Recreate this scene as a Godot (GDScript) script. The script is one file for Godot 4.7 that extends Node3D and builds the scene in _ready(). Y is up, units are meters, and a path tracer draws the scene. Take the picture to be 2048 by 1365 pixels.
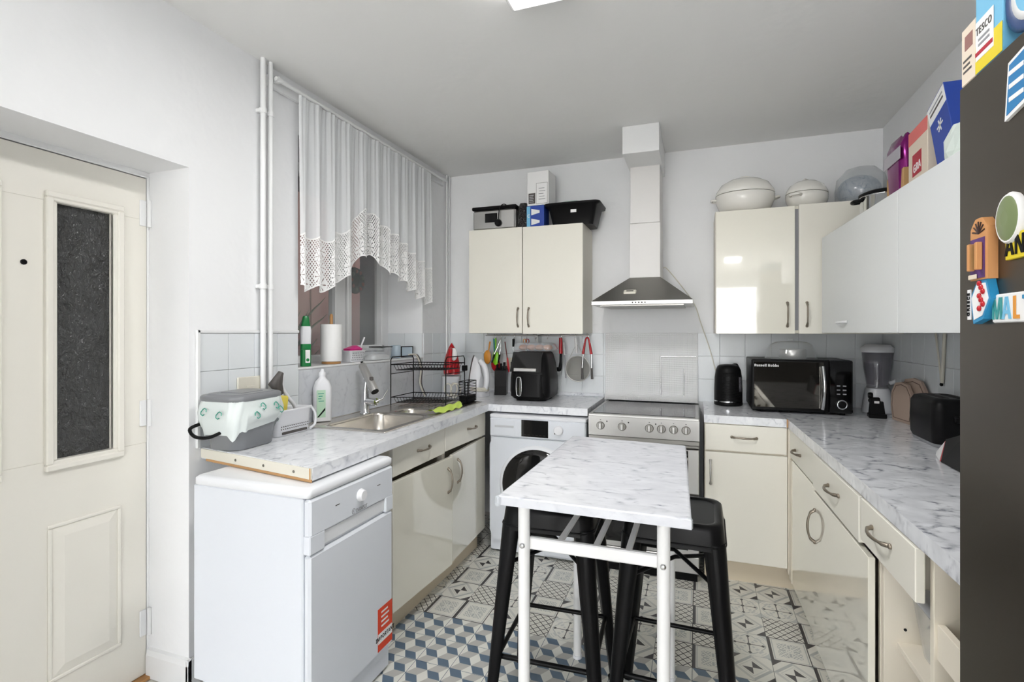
extends Node3D
# A small kitchen. Room axes: x to the right along the back wall, y up, depth D into the room (z = -D).

const CAM_H := 1.345
const LW := -1.813
const RW := 1.022
const BW := 3.575
const CEIL := 2.545
const WT := 0.9
const LIGHT := [34.0, 1.95, 1.2, 0.03]  # sky, table lamp, added lamp behind the camera, added side lights

var M := {}
var ORG := Vector3.ZERO
var used := {}
var rng := RandomNumberGenerator.new()

class MB:
	var st := SurfaceTool.new()
	var org := Vector3.ZERO
	var tr := Transform3D()
	var g := -1
	var ng := 1
	func _init(o := Vector3.ZERO):
		org = o
		st.begin(Mesh.PRIMITIVE_TRIANGLES)
	func v(p: Vector3, uv := Vector2.ZERO):
		st.set_smooth_group(g)
		st.set_uv(uv)
		st.add_vertex(tr * p - org)
	func tri(a, b, c):
		v(a); v(b); v(c)
	func quad(a, b, c, d, u0 := 0.0, u1 := 1.0, v0 := 0.0, v1 := 1.0):
		# a bottom-left, b bottom-right, c top-right, d top-left seen from the front
		v(a, Vector2(u0, v1)); v(d, Vector2(u0, v0)); v(c, Vector2(u1, v0))
		v(a, Vector2(u0, v1)); v(c, Vector2(u1, v0)); v(b, Vector2(u1, v1))
	func face(a, b, c, d):
		v(a); v(d); v(c); v(a); v(c); v(b)
	func cap(lp: Array, up: bool):
		var c := Vector3.ZERO
		for p in lp: c += p
		c /= lp.size()
		for i in lp.size():
			var a = lp[i]
			var b = lp[(i + 1) % lp.size()]
			if up: tri(c, b, a)
			else: tri(c, a, b)
	func loft(loops: Array, c0 := true, c1 := true, smooth := true, wrap := true):
		g = ng if smooth else -1
		ng += 1
		for i in loops.size() - 1:
			var a: Array = loops[i]
			var b: Array = loops[i + 1]
			var n := a.size()
			for k in (n if wrap else n - 1):
				var k1 := (k + 1) % n
				var u0 := float(k) / n
				var u1 := float(k + 1) / n
				var w0 := 1.0 - float(i) / (loops.size() - 1)
				var w1 := 1.0 - float(i + 1) / (loops.size() - 1)
				v(a[k], Vector2(u0, w0)); v(b[k], Vector2(u0, w1)); v(b[k1], Vector2(u1, w1))
				v(a[k], Vector2(u0, w0)); v(b[k1], Vector2(u1, w1)); v(a[k1], Vector2(u1, w0))
		g = -1
		if c0: cap(loops[0], false)
		if c1: cap(loops[-1], true)
	func box(c: Vector3, s: Vector3, b := 0.0):
		var h := s / 2.0
		g = -1
		b = minf(b, minf(h.x, minf(h.y, h.z)) * 0.95)
		if b <= 0.0:
			for ax in 3:
				for sg in [-1.0, 1.0]:
					var n := Vector3.ZERO
					n[ax] = sg
					var u := Vector3.ZERO
					u[(ax + 1) % 3] = 1.0
					var w := n.cross(u)
					var o := c + n * h
					var uu := u * h
					var ww := Vector3(absf(w.x), absf(w.y), absf(w.z)) * h * (w.x + w.y + w.z)
					face(o - uu - ww, o + uu - ww, o + uu + ww, o - uu + ww)
			return
		var q := h - Vector3(b, b, b)
		var pt := func(ax: int, sx: float, sy: float, sz: float) -> Vector3:
			var p := Vector3(q.x * sx, q.y * sy, q.z * sz)
			p[ax] = h[ax] * [sx, sy, sz][ax]
			return c + p
		for ax in 3:
			var a1 := (ax + 1) % 3
			var a2 := (ax + 2) % 3
			for sg in [-1.0, 1.0]:
				var cs := []
				for uv in [[-1.0, -1.0], [1.0, -1.0], [1.0, 1.0], [-1.0, 1.0]]:
					var sgn := [0.0, 0.0, 0.0]
					sgn[ax] = sg
					sgn[a1] = uv[0] * sg
					sgn[a2] = uv[1]
					cs.append(pt.call(ax, sgn[0], sgn[1], sgn[2]))
				face(cs[0], cs[1], cs[2], cs[3])
			# edges along ax
			for s1 in [-1.0, 1.0]:
				for s2 in [-1.0, 1.0]:
					var e := []
					for sx in [-1.0, 1.0]:
						var sgn := [0.0, 0.0, 0.0]
						sgn[ax] = sx
						sgn[a1] = s1
						sgn[a2] = s2
						e.append(pt.call(a1, sgn[0], sgn[1], sgn[2]))
						e.append(pt.call(a2, sgn[0], sgn[1], sgn[2]))
					# e0 (low,a1) e1 (low,a2) e2 (high,a1) e3 (high,a2)
					if s1 * s2 > 0: face(e[0], e[1], e[3], e[2])
					else: face(e[1], e[0], e[2], e[3])
		for sx in [-1.0, 1.0]:
			for sy in [-1.0, 1.0]:
				for sz in [-1.0, 1.0]:
					var p0 = pt.call(0, sx, sy, sz)
					var p1 = pt.call(1, sx, sy, sz)
					var p2 = pt.call(2, sx, sy, sz)
					if sx * sy * sz > 0: tri(p0, p2, p1)
					else: tri(p0, p1, p2)
	func span(x0, x1, y0, y1, z0, z1, b := 0.0):
		box(Vector3((x0 + x1) / 2.0, (y0 + y1) / 2.0, (z0 + z1) / 2.0), Vector3(absf(x1 - x0), absf(y1 - y0), absf(z1 - z0)), b)
	func prism(pts: Array, plane: String, h0: float, h1: float, smooth := false):
		var pp := PackedVector2Array(pts)
		if Geometry2D.is_polygon_clockwise(pp): pp.reverse()
		var area := 0.0
		for i in pp.size():
			area += pp[i].cross(pp[(i + 1) % pp.size()])
		if area < 0: pp.reverse()
		var f := func(p: Vector2, h: float) -> Vector3:
			if plane == "y": return Vector3(p.x, h, -p.y)
			if plane == "z": return Vector3(p.x, p.y, h)
			return Vector3(h, p.y, -p.x)
		var l0 := []
		var l1 := []
		for p in pp:
			l0.append(f.call(p, h0)); l1.append(f.call(p, h1))
		loft([l0, l1], false, false, smooth)
		var ix := Geometry2D.triangulate_polygon(pp)
		for i in range(0, ix.size(), 3):
			var a := ix[i]
			var b := ix[i + 1]
			var c := ix[i + 2]
			if (pp[b] - pp[a]).cross(pp[c] - pp[a]) < 0:
				var t := b
				b = c
				c = t
			tri(l1[a], l1[c], l1[b])
			tri(l0[a], l0[b], l0[c])
	func lathe(prof: Array, c := Vector3.ZERO, n := 20, c0 := true, c1 := true, sx := 1.0, sz := 1.0):
		var loops := []
		for p in prof:
			var l := []
			for k in n:
				var a := TAU * k / n
				l.append(c + Vector3(cos(a) * p.x * sx, p.y, -sin(a) * p.x * sz))
			loops.append(l)
		loft(loops, c0, c1)
	func tube(path: Array, r, n := 6, caps := true, flat := 1.0):
		var loops := []
		var u := Vector3.ZERO
		for i in path.size():
			var t: Vector3 = (path[mini(i + 1, path.size() - 1)] - path[maxi(i - 1, 0)]).normalized()
			if i == 0:
				u = (Vector3.UP if absf(t.y) < 0.9 else Vector3.RIGHT).cross(t).normalized()
			else:
				u = (u - t * u.dot(t)).normalized()
			var w := t.cross(u)
			var rr: float = r[i] if r is Array else r
			var l := []
			for k in n:
				var a := TAU * k / n
				l.append(path[i] + u * cos(a) * rr + w * sin(a) * rr * flat)
			loops.append(l)
		loft(loops, caps, caps)
	func ball(c: Vector3, r: Vector3, n := 12, m := 8):
		var loops := []
		for i in m + 1:
			var f := -PI / 2 + PI * i / m
			var l := []
			for k in n:
				var a := TAU * k / n
				l.append(c + Vector3(cos(a) * cos(f) * r.x, sin(f) * r.y, -sin(a) * cos(f) * r.z))
			loops.append(l)
		loft(loops, false, false)

func P(x: float, y: float, d: float) -> Vector3:
	return Vector3(x, y, -d)

func mb() -> MB:
	return MB.new(ORG)

func rr(cx: float, y: float, cz: float, w: float, d: float, r: float, n := 4) -> Array:
	# rounded rectangle, counter-clockwise from above
	var out := []
	for q in 4:
		var sx = [1, -1, -1, 1][q]
		var sz = [-1, -1, 1, 1][q]
		for k in n + 1:
			var a := PI / 2 * (q + float(k) / n)
			out.append(Vector3(cx + sx * (w / 2 - r) + cos(a) * r, y, cz + sz * (d / 2 - r) - sin(a) * r))
	return out

func curve(pts: Array, n := 6) -> Array:
	# Catmull-Rom through the points
	var out := []
	for i in pts.size() - 1:
		var p0: Vector3 = pts[maxi(i - 1, 0)]
		var p1: Vector3 = pts[i]
		var p2: Vector3 = pts[i + 1]
		var p3: Vector3 = pts[mini(i + 2, pts.size() - 1)]
		for k in n:
			out.append(p1.cubic_interpolate(p2, p0, p3, float(k) / n))
	out.append(pts[-1])
	return out

func numbered(called: String) -> String:
	if not used.has(called):
		used[called] = 0
		return called
	used[called] += 1
	return "%s_%03d" % [called, used[called]]

func thing(called: String, label: String, category: String, at := Vector3.ZERO, turn := 0.0, group := "") -> Node3D:
	# parts are given in the thing's own axes: x right, y up, z to its front
	var o := Node3D.new()
	o.name = numbered(called)
	add_child(o)
	o.position = at
	o.rotation.y = turn
	o.set_meta("label", label)
	o.set_meta("category", category)
	if group: o.set_meta("group", group)
	ORG = Vector3.ZERO
	return o

func wthing(called: String, label: String, category: String, at: Vector3, group := "") -> Node3D:
	# parts are given in the room's axes
	var o := thing(called, label, category, at, 0.0, group)
	ORG = at
	return o

func part(parent: Node3D, called: String, b: MB, m: Material, label := "") -> MeshInstance3D:
	b.st.generate_normals()
	var o := MeshInstance3D.new()
	o.mesh = b.st.commit()
	o.mesh.surface_set_material(0, m)
	if parent == self:
		o.name = numbered(called)
		add_child(o)
	else:
		o.name = called
		parent.add_child(o, true)
	if label: o.set_meta("label", label)
	return o

func sub(parent: Node3D, called: String, b: MB, m: Material, label := "") -> MeshInstance3D:
	return part(parent, called, b, m, label)

func struct(called: String, b: MB, m: Material) -> MeshInstance3D:
	var o := part(self, called, b, m)
	o.position = b.org
	o.set_meta("kind", "structure")
	return o

func lettering(parent: Node3D, called: String, s: String, h: float, at: Vector3, basis: Basis, m: Material, wide := 1.0, serif := false) -> MeshInstance3D:
	var t := TextMesh.new()
	t.text = s
	var f := SystemFont.new()
	f.font_names = PackedStringArray(["Droid Serif" if serif else "Droid Sans"])
	f.font_weight = 700
	t.font = f
	t.font_size = 48
	t.pixel_size = h / 36.0
	t.depth = 0.0012
	t.curve_step = 4.0
	t.material = m
	var o := MeshInstance3D.new()
	o.mesh = t
	o.name = called
	parent.add_child(o, true)
	o.transform = Transform3D(basis * Basis.from_scale(Vector3(wide, 1, 1)), at)
	return o

# ---------------------------------------------------------------- materials
func mat(called: String, c: Color, rough := 0.5, metal := 0.0) -> StandardMaterial3D:
	var m := StandardMaterial3D.new()
	m.resource_name = called
	m.albedo_color = c
	m.roughness = rough
	m.metallic = metal
	M[called] = m
	return m

func rgb(r, g, b) -> Color:
	return Color(r / 255.0, g / 255.0, b / 255.0)

func glass(called: String, c: Color, a: float, rough := 0.05) -> StandardMaterial3D:
	var m := mat(called, Color(c.r, c.g, c.b, a), rough)
	m.transparency = BaseMaterial3D.TRANSPARENCY_ALPHA
	return m

func texture(w: int, h: int, f: Callable) -> ImageTexture:
	var im := Image.create(w, h, false, Image.FORMAT_RGBA8)
	for y in h:
		for x in w:
			im.set_pixel(x, y, f.call((x + 0.5) / w, (y + 0.5) / h))
	return ImageTexture.create_from_image(im)

func noise_image(w: int, h: int, freq: float, sd: int, octaves := 4, ridged := false, warp := 0.0) -> Image:
	var n := FastNoiseLite.new()
	n.seed = sd
	n.noise_type = FastNoiseLite.TYPE_SIMPLEX_SMOOTH
	n.frequency = freq
	n.fractal_octaves = octaves
	n.fractal_type = FastNoiseLite.FRACTAL_RIDGED if ridged else FastNoiseLite.FRACTAL_FBM
	if warp > 0:
		n.domain_warp_enabled = true
		n.domain_warp_amplitude = warp
		n.domain_warp_frequency = freq * 0.8
	return n.get_seamless_image(w, h, false, false, 0.15, true)

func bump(m: StandardMaterial3D, freq: float, strength: float, scale: float, sd := 3, octaves := 3):
	# fine relief over the whole surface
	var im := noise_image(256, 256, freq, sd, octaves)
	im.bump_map_to_normal_map(strength)
	m.normal_enabled = true
	m.normal_texture = ImageTexture.create_from_image(im)
	m.normal_scale = 1.0
	m.uv1_triplanar = true
	m.uv1_world_triplanar = true
	m.uv1_scale = Vector3(scale, scale, scale)

func marble(called: String, sd: int, vein: float, scale: Vector3, rough: float, base: Color, dark: Color):
	var n := 512
	var a := noise_image(n, n, 0.006, sd, 4, true, 40.0)
	var b := noise_image(n, n, 0.012, sd + 7, 3, true, 25.0)
	var c := noise_image(n, n, 0.008, sd + 13, 4)
	var im := Image.create(n, n, false, Image.FORMAT_RGB8)
	for y in n:
		for x in n:
			var va := pow(clampf((a.get_pixel(x, y).r - 0.45) / 0.55, 0, 1), 3.0)
			var vb := pow(clampf((b.get_pixel(x, y).r - 0.5) / 0.5, 0, 1), 3.0) * 0.7
			var cl := c.get_pixel(x, y).r
			var k := clampf((va + vb) * vein * clampf(cl * 1.8 - 0.3, 0.15, 1.0) + (0.62 - cl) * 0.22 * vein, 0, 1)
			im.set_pixel(x, y, base.lerp(dark, k))
	var m := mat(called, Color.WHITE, rough)
	m.albedo_texture = ImageTexture.create_from_image(im)
	m.uv1_triplanar = true
	m.uv1_world_triplanar = true
	m.uv1_scale = scale
	return m

func tile_colour(kind: String, u: float, v: float) -> Color:
	var pale := rgb(222, 221, 213)
	var grey := rgb(176, 180, 178)
	var dark := rgb(74, 72, 74)
	var x := u - 0.5
	var y := v - 0.5
	match kind:
		"A":
			if u < 0.075 or v < 0.02 or v > 0.98 or u > 0.985: return dark
			if u < 0.10 or v < 0.05 or v > 0.95 or u > 0.955: return pale
			if u < 0.125 or v < 0.07 or v > 0.93 or u > 0.93: return grey
			x = u - 0.53
			var ax := absf(x)
			var ay := absf(y)
			# four leaf blocks, four buds and a cross of diagonals
			var r := maxf(ax, ay)
			if r < 0.30:
				if absf(ax - ay) < 0.028: return pale
				if minf(ax, ay) < 0.05 and r > 0.06: return grey if (r > 0.10 and r < 0.26 and minf(ax, ay) < 0.03) else pale
				if r < 0.05: return grey
				var w := sin(ax * 46.0 + ay * 20.0) * sin(ay * 46.0 + ax * 20.0)
				return grey if w > -0.25 else pale
			return pale
		"L":
			var p := fposmod((u + v * 1.0) * 4.0, 1.0)
			var q := fposmod((u - v * 1.0) * 4.0, 1.0)
			if p < 0.13 or q < 0.13: return rgb(66, 64, 64)
			if absf(p - 0.56) < 0.17 and absf(q - 0.56) < 0.17:
				if absf(p - 0.56) < 0.10 and absf(q - 0.56) < 0.10: return pale
				return rgb(190, 189, 183)
			return pale
		"S":
			var ax := absf(x)
			var ay := absf(y)
			if u + v < 0.25 or (2.0 - u - v) < 0.25: return dark
			if u + 1.0 - v < 0.10 or v + 1.0 - u < 0.10: return grey
			# black bow in the middle
			if ax + ay < 0.26: return dark if x * y < 0 else pale
			var d := absf(ax + ay - 0.46)
			if d < 0.055: return grey if x * y > 0 else rgb(196, 197, 192)
			if absf(ax + ay - 0.33) < 0.02: return rgb(205, 206, 200)
			return pale
		"F":
			var ax := absf(x)
			var ay := absf(y)
			var l := maxf(ax, ay)
			var s := minf(ax, ay)
			if l < 0.045: return dark
			if s < 0.012 + 0.02 * clampf(0.2 - l, 0, 1) and l < 0.40: return dark
			if l > 0.33 and l < 0.42 and s < 0.055 - absf(l - 0.37) * 0.9: return dark
			var r := sqrt(x * x + y * y)
			var t := absf(atan2(s, l) / (PI / 4) - 1.0)
			if t < 0.25 and r > 0.1 and r < 0.52: return rgb(196, 198, 195) if sin(r * 50.0) > -0.3 else pale
			if absf(r - 0.34 - 0.10 * t) < 0.014: return grey
			if r > 0.56: return rgb(190, 193, 190)
			return pale
	return pale

func cube_colour(u: float, v: float) -> Color:
	# tumbling blocks: white, grey and blue rhombs round each lattice point
	var p := Vector2(u, 1.0 - v) - Vector2(0.32, 0.01)
	var a := Vector2(-1.0 / 3.0, 0.0)
	var b := Vector2(1.0 / 6.0, -0.25)
	var c := Vector2(1.0 / 6.0, 0.25)
	for i in range(-2, 4):
		for j in range(-3, 5):
			var q := p - Vector2(i * 0.5, j * 0.5 + (0.25 if posmod(i, 2) == 1 else 0.0))
			if absf(q.x) > 0.52 or absf(q.y) > 0.52: continue
			var n := 0
			for pr in [[b, c], [c, a], [a, b]]:
				var det: float = pr[0].cross(pr[1])
				var s: float = q.cross(pr[1]) / det
				var t: float = pr[0].cross(q) / det
				if s >= 0 and s <= 1 and t >= 0 and t <= 1:
					return [rgb(226, 226, 219), rgb(184, 183, 179), rgb(92, 112, 132)][n]
				n += 1
	return rgb(226, 226, 219)

func _ready():
	rng.seed = 11
	# ------------------------------------------------------------ camera, sky, lights, exposure
	var cam := Camera3D.new()
	cam.name = "camera"
	cam.projection = Camera3D.PROJECTION_FRUSTUM
	cam.near = 0.05
	cam.far = 60.0
	cam.size = 0.05 * 1365.0 / 1030.0
	cam.frustum_offset = Vector2(0, -0.05 * 16.5 / 1030.0)
	cam.position = Vector3(0, CAM_H, 0)
	cam.rotation.y = atan(371.0 / 1030.0)
	add_child(cam)
	cam.current = true
	var we := WorldEnvironment.new()
	we.name = "world_environment"
	var env := Environment.new()
	env.background_mode = Environment.BG_SKY
	var sky := Sky.new()
	var sm := ProceduralSkyMaterial.new()
	sm.sky_top_color = rgb(164, 167, 172)
	sm.sky_horizon_color = rgb(190, 190, 190)
	sm.ground_bottom_color = rgb(150, 148, 144)
	sm.ground_horizon_color = rgb(186, 186, 184)
	sm.sky_energy_multiplier = 0.9
	sm.ground_energy_multiplier = 0.9
	sky.sky_material = sm
	env.sky = sky
	env.background_energy_multiplier = LIGHT[0]
	env.tonemap_mode = Environment.TONE_MAPPER_LINEAR
	env.tonemap_exposure = 1.02
	env.sdfgi_enabled = true
	env.ssao_enabled = true
	env.ssil_enabled = true
	we.environment = env
	add_child(we)
	materials()
	lamps()
	shell()
	floor_tiles()
	wall_tiles()
	door_and_trim()
	window_and_outside()
	curtain()
	pipes_and_sockets()
	left_run()
	back_run()
	right_run()
	table_and_stools()
	left_counter_things()
	sill_things()
	back_counter_things()
	hanging_things()
	cupboard_top_things()
	right_counter_things()
	fridge_things()

func lamps():
	# two fluorescent ceiling fittings, one above the table and an added unseen one behind the camera for fill
	for k in 2:
		var z0: float = [1.74, -2.0][k]
		var lamp := thing("ceiling_light", ["white rectangular ceiling light fitting above the marble table", "added white rectangular ceiling light fitting, unseen behind the camera, for fill"][k], "light", P([-0.498, 0.3][k], CEIL, z0 - 0.32), 0.0)
		var b := mb()
		b.span(-0.128, 0.128, -0.05, 0.0, -0.32, 0.32, 0.004)
		part(lamp, "housing", b, M.white_metal)
		b = mb()
		b.span(-0.115, 0.115, -0.056, -0.05, -0.305, 0.305, 0.002)
		part(lamp, "diffuser", b, M.glow)
		var l := AreaLight3D.new()
		l.name = "ceiling_lamp_light"
		l.area_size = Vector2(0.23, 0.61)
		l.light_energy = [LIGHT[1], LIGHT[2]][k]
		l.light_color = Color(1.0, 0.995, 0.985)
		l.shadow_enabled = true
		l.position = Vector3(0, -0.06, 0)
		l.rotation = Vector3(-PI / 2, 0, 0)
		lamp.add_child(l)
		# added side lights to lift ceiling and walls; the modelled sides do not glow
		for sd in [-1.0, 1.0]:
			var e := AreaLight3D.new()
			e.name = "added_side_light"
			e.area_size = Vector2(0.036, 0.61)
			e.light_energy = LIGHT[3]
			e.light_color = l.light_color
			e.shadow_enabled = true
			e.position = Vector3(sd * 0.133, -0.034, 0)
			e.basis = Basis(Vector3(0, -sd, 0), Vector3(0, 0, 1), Vector3(-sd, 0, 0))
			lamp.add_child(e)

func materials():
	mat("wall", rgb(241, 242, 244), 0.75)
	bump(M.wall, 0.03, 0.5, 1.3, 5)
	mat("ceiling", rgb(241, 241, 240), 0.85)
	bump(M.ceiling, 0.03, 0.4, 1.0, 9)
	mat("white_gloss", rgb(236, 237, 238), 0.3)
	mat("white_metal", rgb(235, 235, 235), 0.35)
	mat("white_plastic", rgb(233, 234, 238), 0.32)
	mat("appliance", rgb(222, 226, 233), 0.28)
	mat("appliance_top", rgb(232, 234, 238), 0.3)
	mat("off_white", rgb(225, 221, 208), 0.45)
	mat("door_paint", rgb(237, 234, 225), 0.42)
	mat("cream_gloss", rgb(240, 237, 224), 0.06)
	M.cream_gloss.clearcoat_enabled = true
	M.cream_gloss.clearcoat = 1.0
	M.cream_gloss.clearcoat_roughness = 0.02
	mat("cream", rgb(238, 235, 224), 0.28)
	mat("carcass", rgb(238, 230, 214), 0.5)
	mat("plinth", rgb(218, 205, 182), 0.55)
	mat("flap_white", rgb(232, 235, 236), 0.3)
	mat("wall_tile", rgb(228, 232, 235), 0.3)
	mat("floor_base", rgb(226, 223, 216), 0.5)  # kept pale so the unseen floor bounces window light to the ceiling
	mat("grout", rgb(214, 218, 220), 0.7)
	mat("pewter", rgb(150, 140, 128), 0.35, 0.9)
	mat("chrome", rgb(215, 216, 218), 0.08, 1.0)
	mat("steel", rgb(212, 207, 200), 0.26, 1.0)
	mat("brushed", rgb(198, 197, 195), 0.36, 0.9)
	mat("hood_steel", rgb(150, 148, 144), 0.34, 0.95)
	mat("dull_white", rgb(228, 226, 224), 0.4)
	mat("dull_foil", rgb(226, 226, 228), 0.22, 0.9)
	mat("dark_steel", rgb(96, 89, 80), 0.3, 0.85)
	mat("black_plastic", rgb(22, 22, 23), 0.36)
	mat("black_gloss", rgb(12, 12, 13), 0.05)
	mat("black_matte", rgb(20, 20, 21), 0.6)
	mat("black_metal", rgb(19, 19, 20), 0.28)
	mat("twig", rgb(48, 42, 38), 0.9)
	mat("slot_shade", rgb(26, 25, 24), 0.8)  # stands in for the shade inside open slots
	mat("hob_glass", rgb(20, 20, 22), 0.03)
	mat("grey_plastic", rgb(128, 130, 134), 0.35)
	mat("dark_grey", rgb(82, 78, 76), 0.5)
	mat("mid_grey", rgb(150, 151, 156), 0.4)
	mat("pale_grey", rgb(198, 200, 204), 0.4)
	mat("beige", rgb(186, 165, 150), 0.55)
	mat("wood", rgb(184, 136, 84), 0.5)
	mat("raw_edge", rgb(196, 152, 104), 0.8)
	mat("cardboard", rgb(190, 152, 104), 0.8)
	mat("red", rgb(186, 22, 34), 0.3)
	mat("lime", rgb(128, 200, 20), 0.35)
	mat("orange", rgb(224, 150, 52), 0.4)
	mat("teal", rgb(58, 150, 150), 0.4)
	mat("pink", rgb(226, 50, 140), 0.3)
	mat("yellow", rgb(226, 208, 92), 0.7)
	mat("cloth_lime", rgb(204, 228, 104), 0.85)
	mat("green_plastic", rgb(16, 122, 62), 0.3)
	mat("mint", rgb(190, 222, 196), 0.5)
	mat("tag_black", rgb(22, 22, 24), 0.5)
	mat("tag_white", rgb(240, 240, 240), 0.5)
	mat("blue_card", rgb(30, 66, 160), 0.45)
	mat("sky_card", rgb(120, 190, 226), 0.45)
	mat("purple_foil", rgb(128, 20, 110), 0.18, 0.5)
	mat("silver_foil", rgb(190, 186, 194), 0.25, 0.8)
	mat("crust", rgb(198, 126, 74), 0.6)
	mat("screw", rgb(120, 116, 108), 0.4, 0.8)
	mat("fence", rgb(150, 112, 106), 0.85)
	mat("outside_grey", rgb(92, 92, 96), 0.8)
	mat("outside_ground", rgb(96, 98, 90), 0.9)
	mat("leaf", rgb(92, 108, 80), 0.7)
	mat("straw", rgb(206, 190, 140), 0.8)
	mat("pale_blue", rgb(178, 194, 206), 0.35)
	mat("dark_red", rgb(110, 30, 28), 0.4)
	mat("sage", rgb(164, 190, 178), 0.85)
	mat("porcelain", rgb(241, 239, 233), 0.14)
	mat("crinkle_black", rgb(34, 33, 34), 0.2)
	bump(M.crinkle_black, 0.06, 12.0, 4.0, 17)
	mat("pale_card", rgb(226, 212, 194), 0.6)
	mat("coral", rgb(226, 112, 108), 0.5)
	mat("deep_red", rgb(176, 22, 48), 0.5)
	mat("pale_mint", rgb(216, 226, 220), 0.6)
	mat("dark_beige", rgb(112, 92, 82), 0.6)
	mat("picture_brown", rgb(150, 106, 100), 0.5)
	mat("carton_yellow", rgb(228, 206, 40), 0.5)
	mat("ice_card", rgb(160, 208, 236), 0.45)
	mat("navy", rgb(26, 62, 116), 0.3)
	mat("sign_blue", rgb(40, 124, 182), 0.4)
	mat("tan", rgb(204, 146, 92), 0.6)
	mat("purple", rgb(86, 48, 112), 0.5)
	mat("dark_brown", rgb(60, 38, 32), 0.6)
	mat("moss", rgb(120, 134, 92), 0.3)
	mat("sea_blue", rgb(42, 140, 190), 0.4)
	glass("pane", rgb(225, 235, 235), 0.10)
	glass("clear_plastic", rgb(225, 232, 238), 0.28, 0.12)
	glass("clear_glass", rgb(235, 240, 242), 0.16, 0.03)
	glass("smoky", rgb(150, 148, 158), 0.36, 0.08)
	mat("glow", rgb(255, 255, 255), 0.6)
	M.glow.emission_enabled = true
	M.glow.emission = Color(1, 1, 1)
	M.glow.emission_energy_multiplier = 1.6
	for k in ["black_plastic", "black_metal", "black_matte", "tag_black"]:
		M[k].metallic_specular = 0.24
	# crinkled obscured glass in the door, dark hall behind painted into its colour
	mat("obscured", rgb(58, 59, 60), 0.06)
	var im := noise_image(512, 512, 0.012, 21, 3, true, 45.0)
	im.bump_map_to_normal_map(16.0)
	M.obscured.normal_enabled = true
	M.obscured.normal_texture = ImageTexture.create_from_image(im)
	M.obscured.uv1_triplanar = true
	M.obscured.uv1_world_triplanar = true
	M.obscured.uv1_scale = Vector3(1.0, 0.8, 1.3)
	marble("marble", 4, 0.75, Vector3(2.4, 2.0, 1.3), 0.16, rgb(238, 240, 244), rgb(132, 136, 150))
	marble("marble_right", 31, 1.15, Vector3(1.5, 1.6, 1.9), 0.14, rgb(236, 238, 242), rgb(98, 100, 112))
	marble("table_marble", 57, 0.8, Vector3(1.3, 1.6, 3.0), 0.2, rgb(222, 224, 230), rgb(112, 116, 130))
	marble("bundle", 44, 2.0, Vector3(5, 5, 5), 0.6, rgb(176, 180, 190), rgb(40, 84, 108))
	marble("panel_marble", 83, 0.55, Vector3(1.6, 1.6, 1.6), 0.35, rgb(214, 217, 222), rgb(150, 153, 162))
	# sheer net and lace
	var net := mat("net", Color(0.96, 0.97, 0.98, 0.78), 0.8)
	net.transparency = BaseMaterial3D.TRANSPARENCY_ALPHA
	net.backlight_enabled = true
	net.backlight = Color(0.5, 0.5, 0.5)
	var lace := mat("lace", Color(0.97, 0.97, 0.97), 0.8)
	lace.albedo_texture = texture(256, 256, lace_texel)
	lace.transparency = BaseMaterial3D.TRANSPARENCY_ALPHA_SCISSOR
	lace.alpha_scissor_threshold = 0.5
	lace.backlight_enabled = true
	lace.backlight = Color(0.4, 0.4, 0.4)
	# tea-coloured wood grain on the window magnet and boards
	for kind in ["A", "L", "S", "F"]:
		var m := mat("tile_" + kind, Color.WHITE, 0.34)
		m.albedo_texture = texture(160, 160, func(u, v): return tile_colour(kind, u, v))
	var cm := mat("tile_C", Color.WHITE, 0.34)
	cm.albedo_texture = texture(192, 192, cube_colour)
	# wall sheet of dimpled foil behind the cooker
	var fm := mat("foil", rgb(240, 240, 242), 0.34, 0.7)
	var fi := Image.create(256, 256, false, Image.FORMAT_RGBA8)
	for y in 256:
		for x in 256:
			var a := sin((x + y) * TAU / 32.0) * sin((x - y) * TAU / 32.0)
			var h := 0.5 + 0.5 * a
			fi.set_pixel(x, y, Color(h, h, h))
	fi.bump_map_to_normal_map(4.0)
	fm.normal_enabled = true
	fm.normal_texture = ImageTexture.create_from_image(fi)
	fm.uv1_scale = Vector3(5.5, 4.1, 1)

func lace_texel(u: float, v: float) -> Color:
	# u along the hem (two motifs), v from the band's top to its hem
	var x := fposmod(u * 2.0, 1.0) - 0.5
	var white := Color(1, 1, 1, 1)
	var hole := Color(1, 1, 1, 0)
	var hem := 0.93 + 0.06 * cos(x * TAU)
	if v > hem: return hole
	if v < 0.03 or v > hem - 0.03: return white
	# flowers and fans with a mesh between
	for f in [[0.0, 0.22, 0.17], [0.5, 0.34, 0.14], [-0.5, 0.34, 0.14], [0.0, 0.52, 0.16], [0.0, 0.84, 0.22], [0.5, 0.70, 0.17], [-0.5, 0.70, 0.17]]:
		var dx: float = (x - f[0])
		var dy: float = (v - f[1])
		var r := sqrt(dx * dx + dy * dy)
		if r < f[2]:
			var a := atan2(dy, dx)
			if r < f[2] * 0.2: return hole if r < f[2] * 0.1 else white
			if r > f[2] * 0.84: return white
			return hole if absf(sin(a * 4.0)) < 0.28 + 0.1 * sin(r * 60.0) else white
	var p := fposmod((u * 2.0 + v) * 13.0, 1.0)
	var q := fposmod((u * 2.0 - v) * 13.0, 1.0)
	return white if p < 0.42 or q < 0.42 else hole

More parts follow.
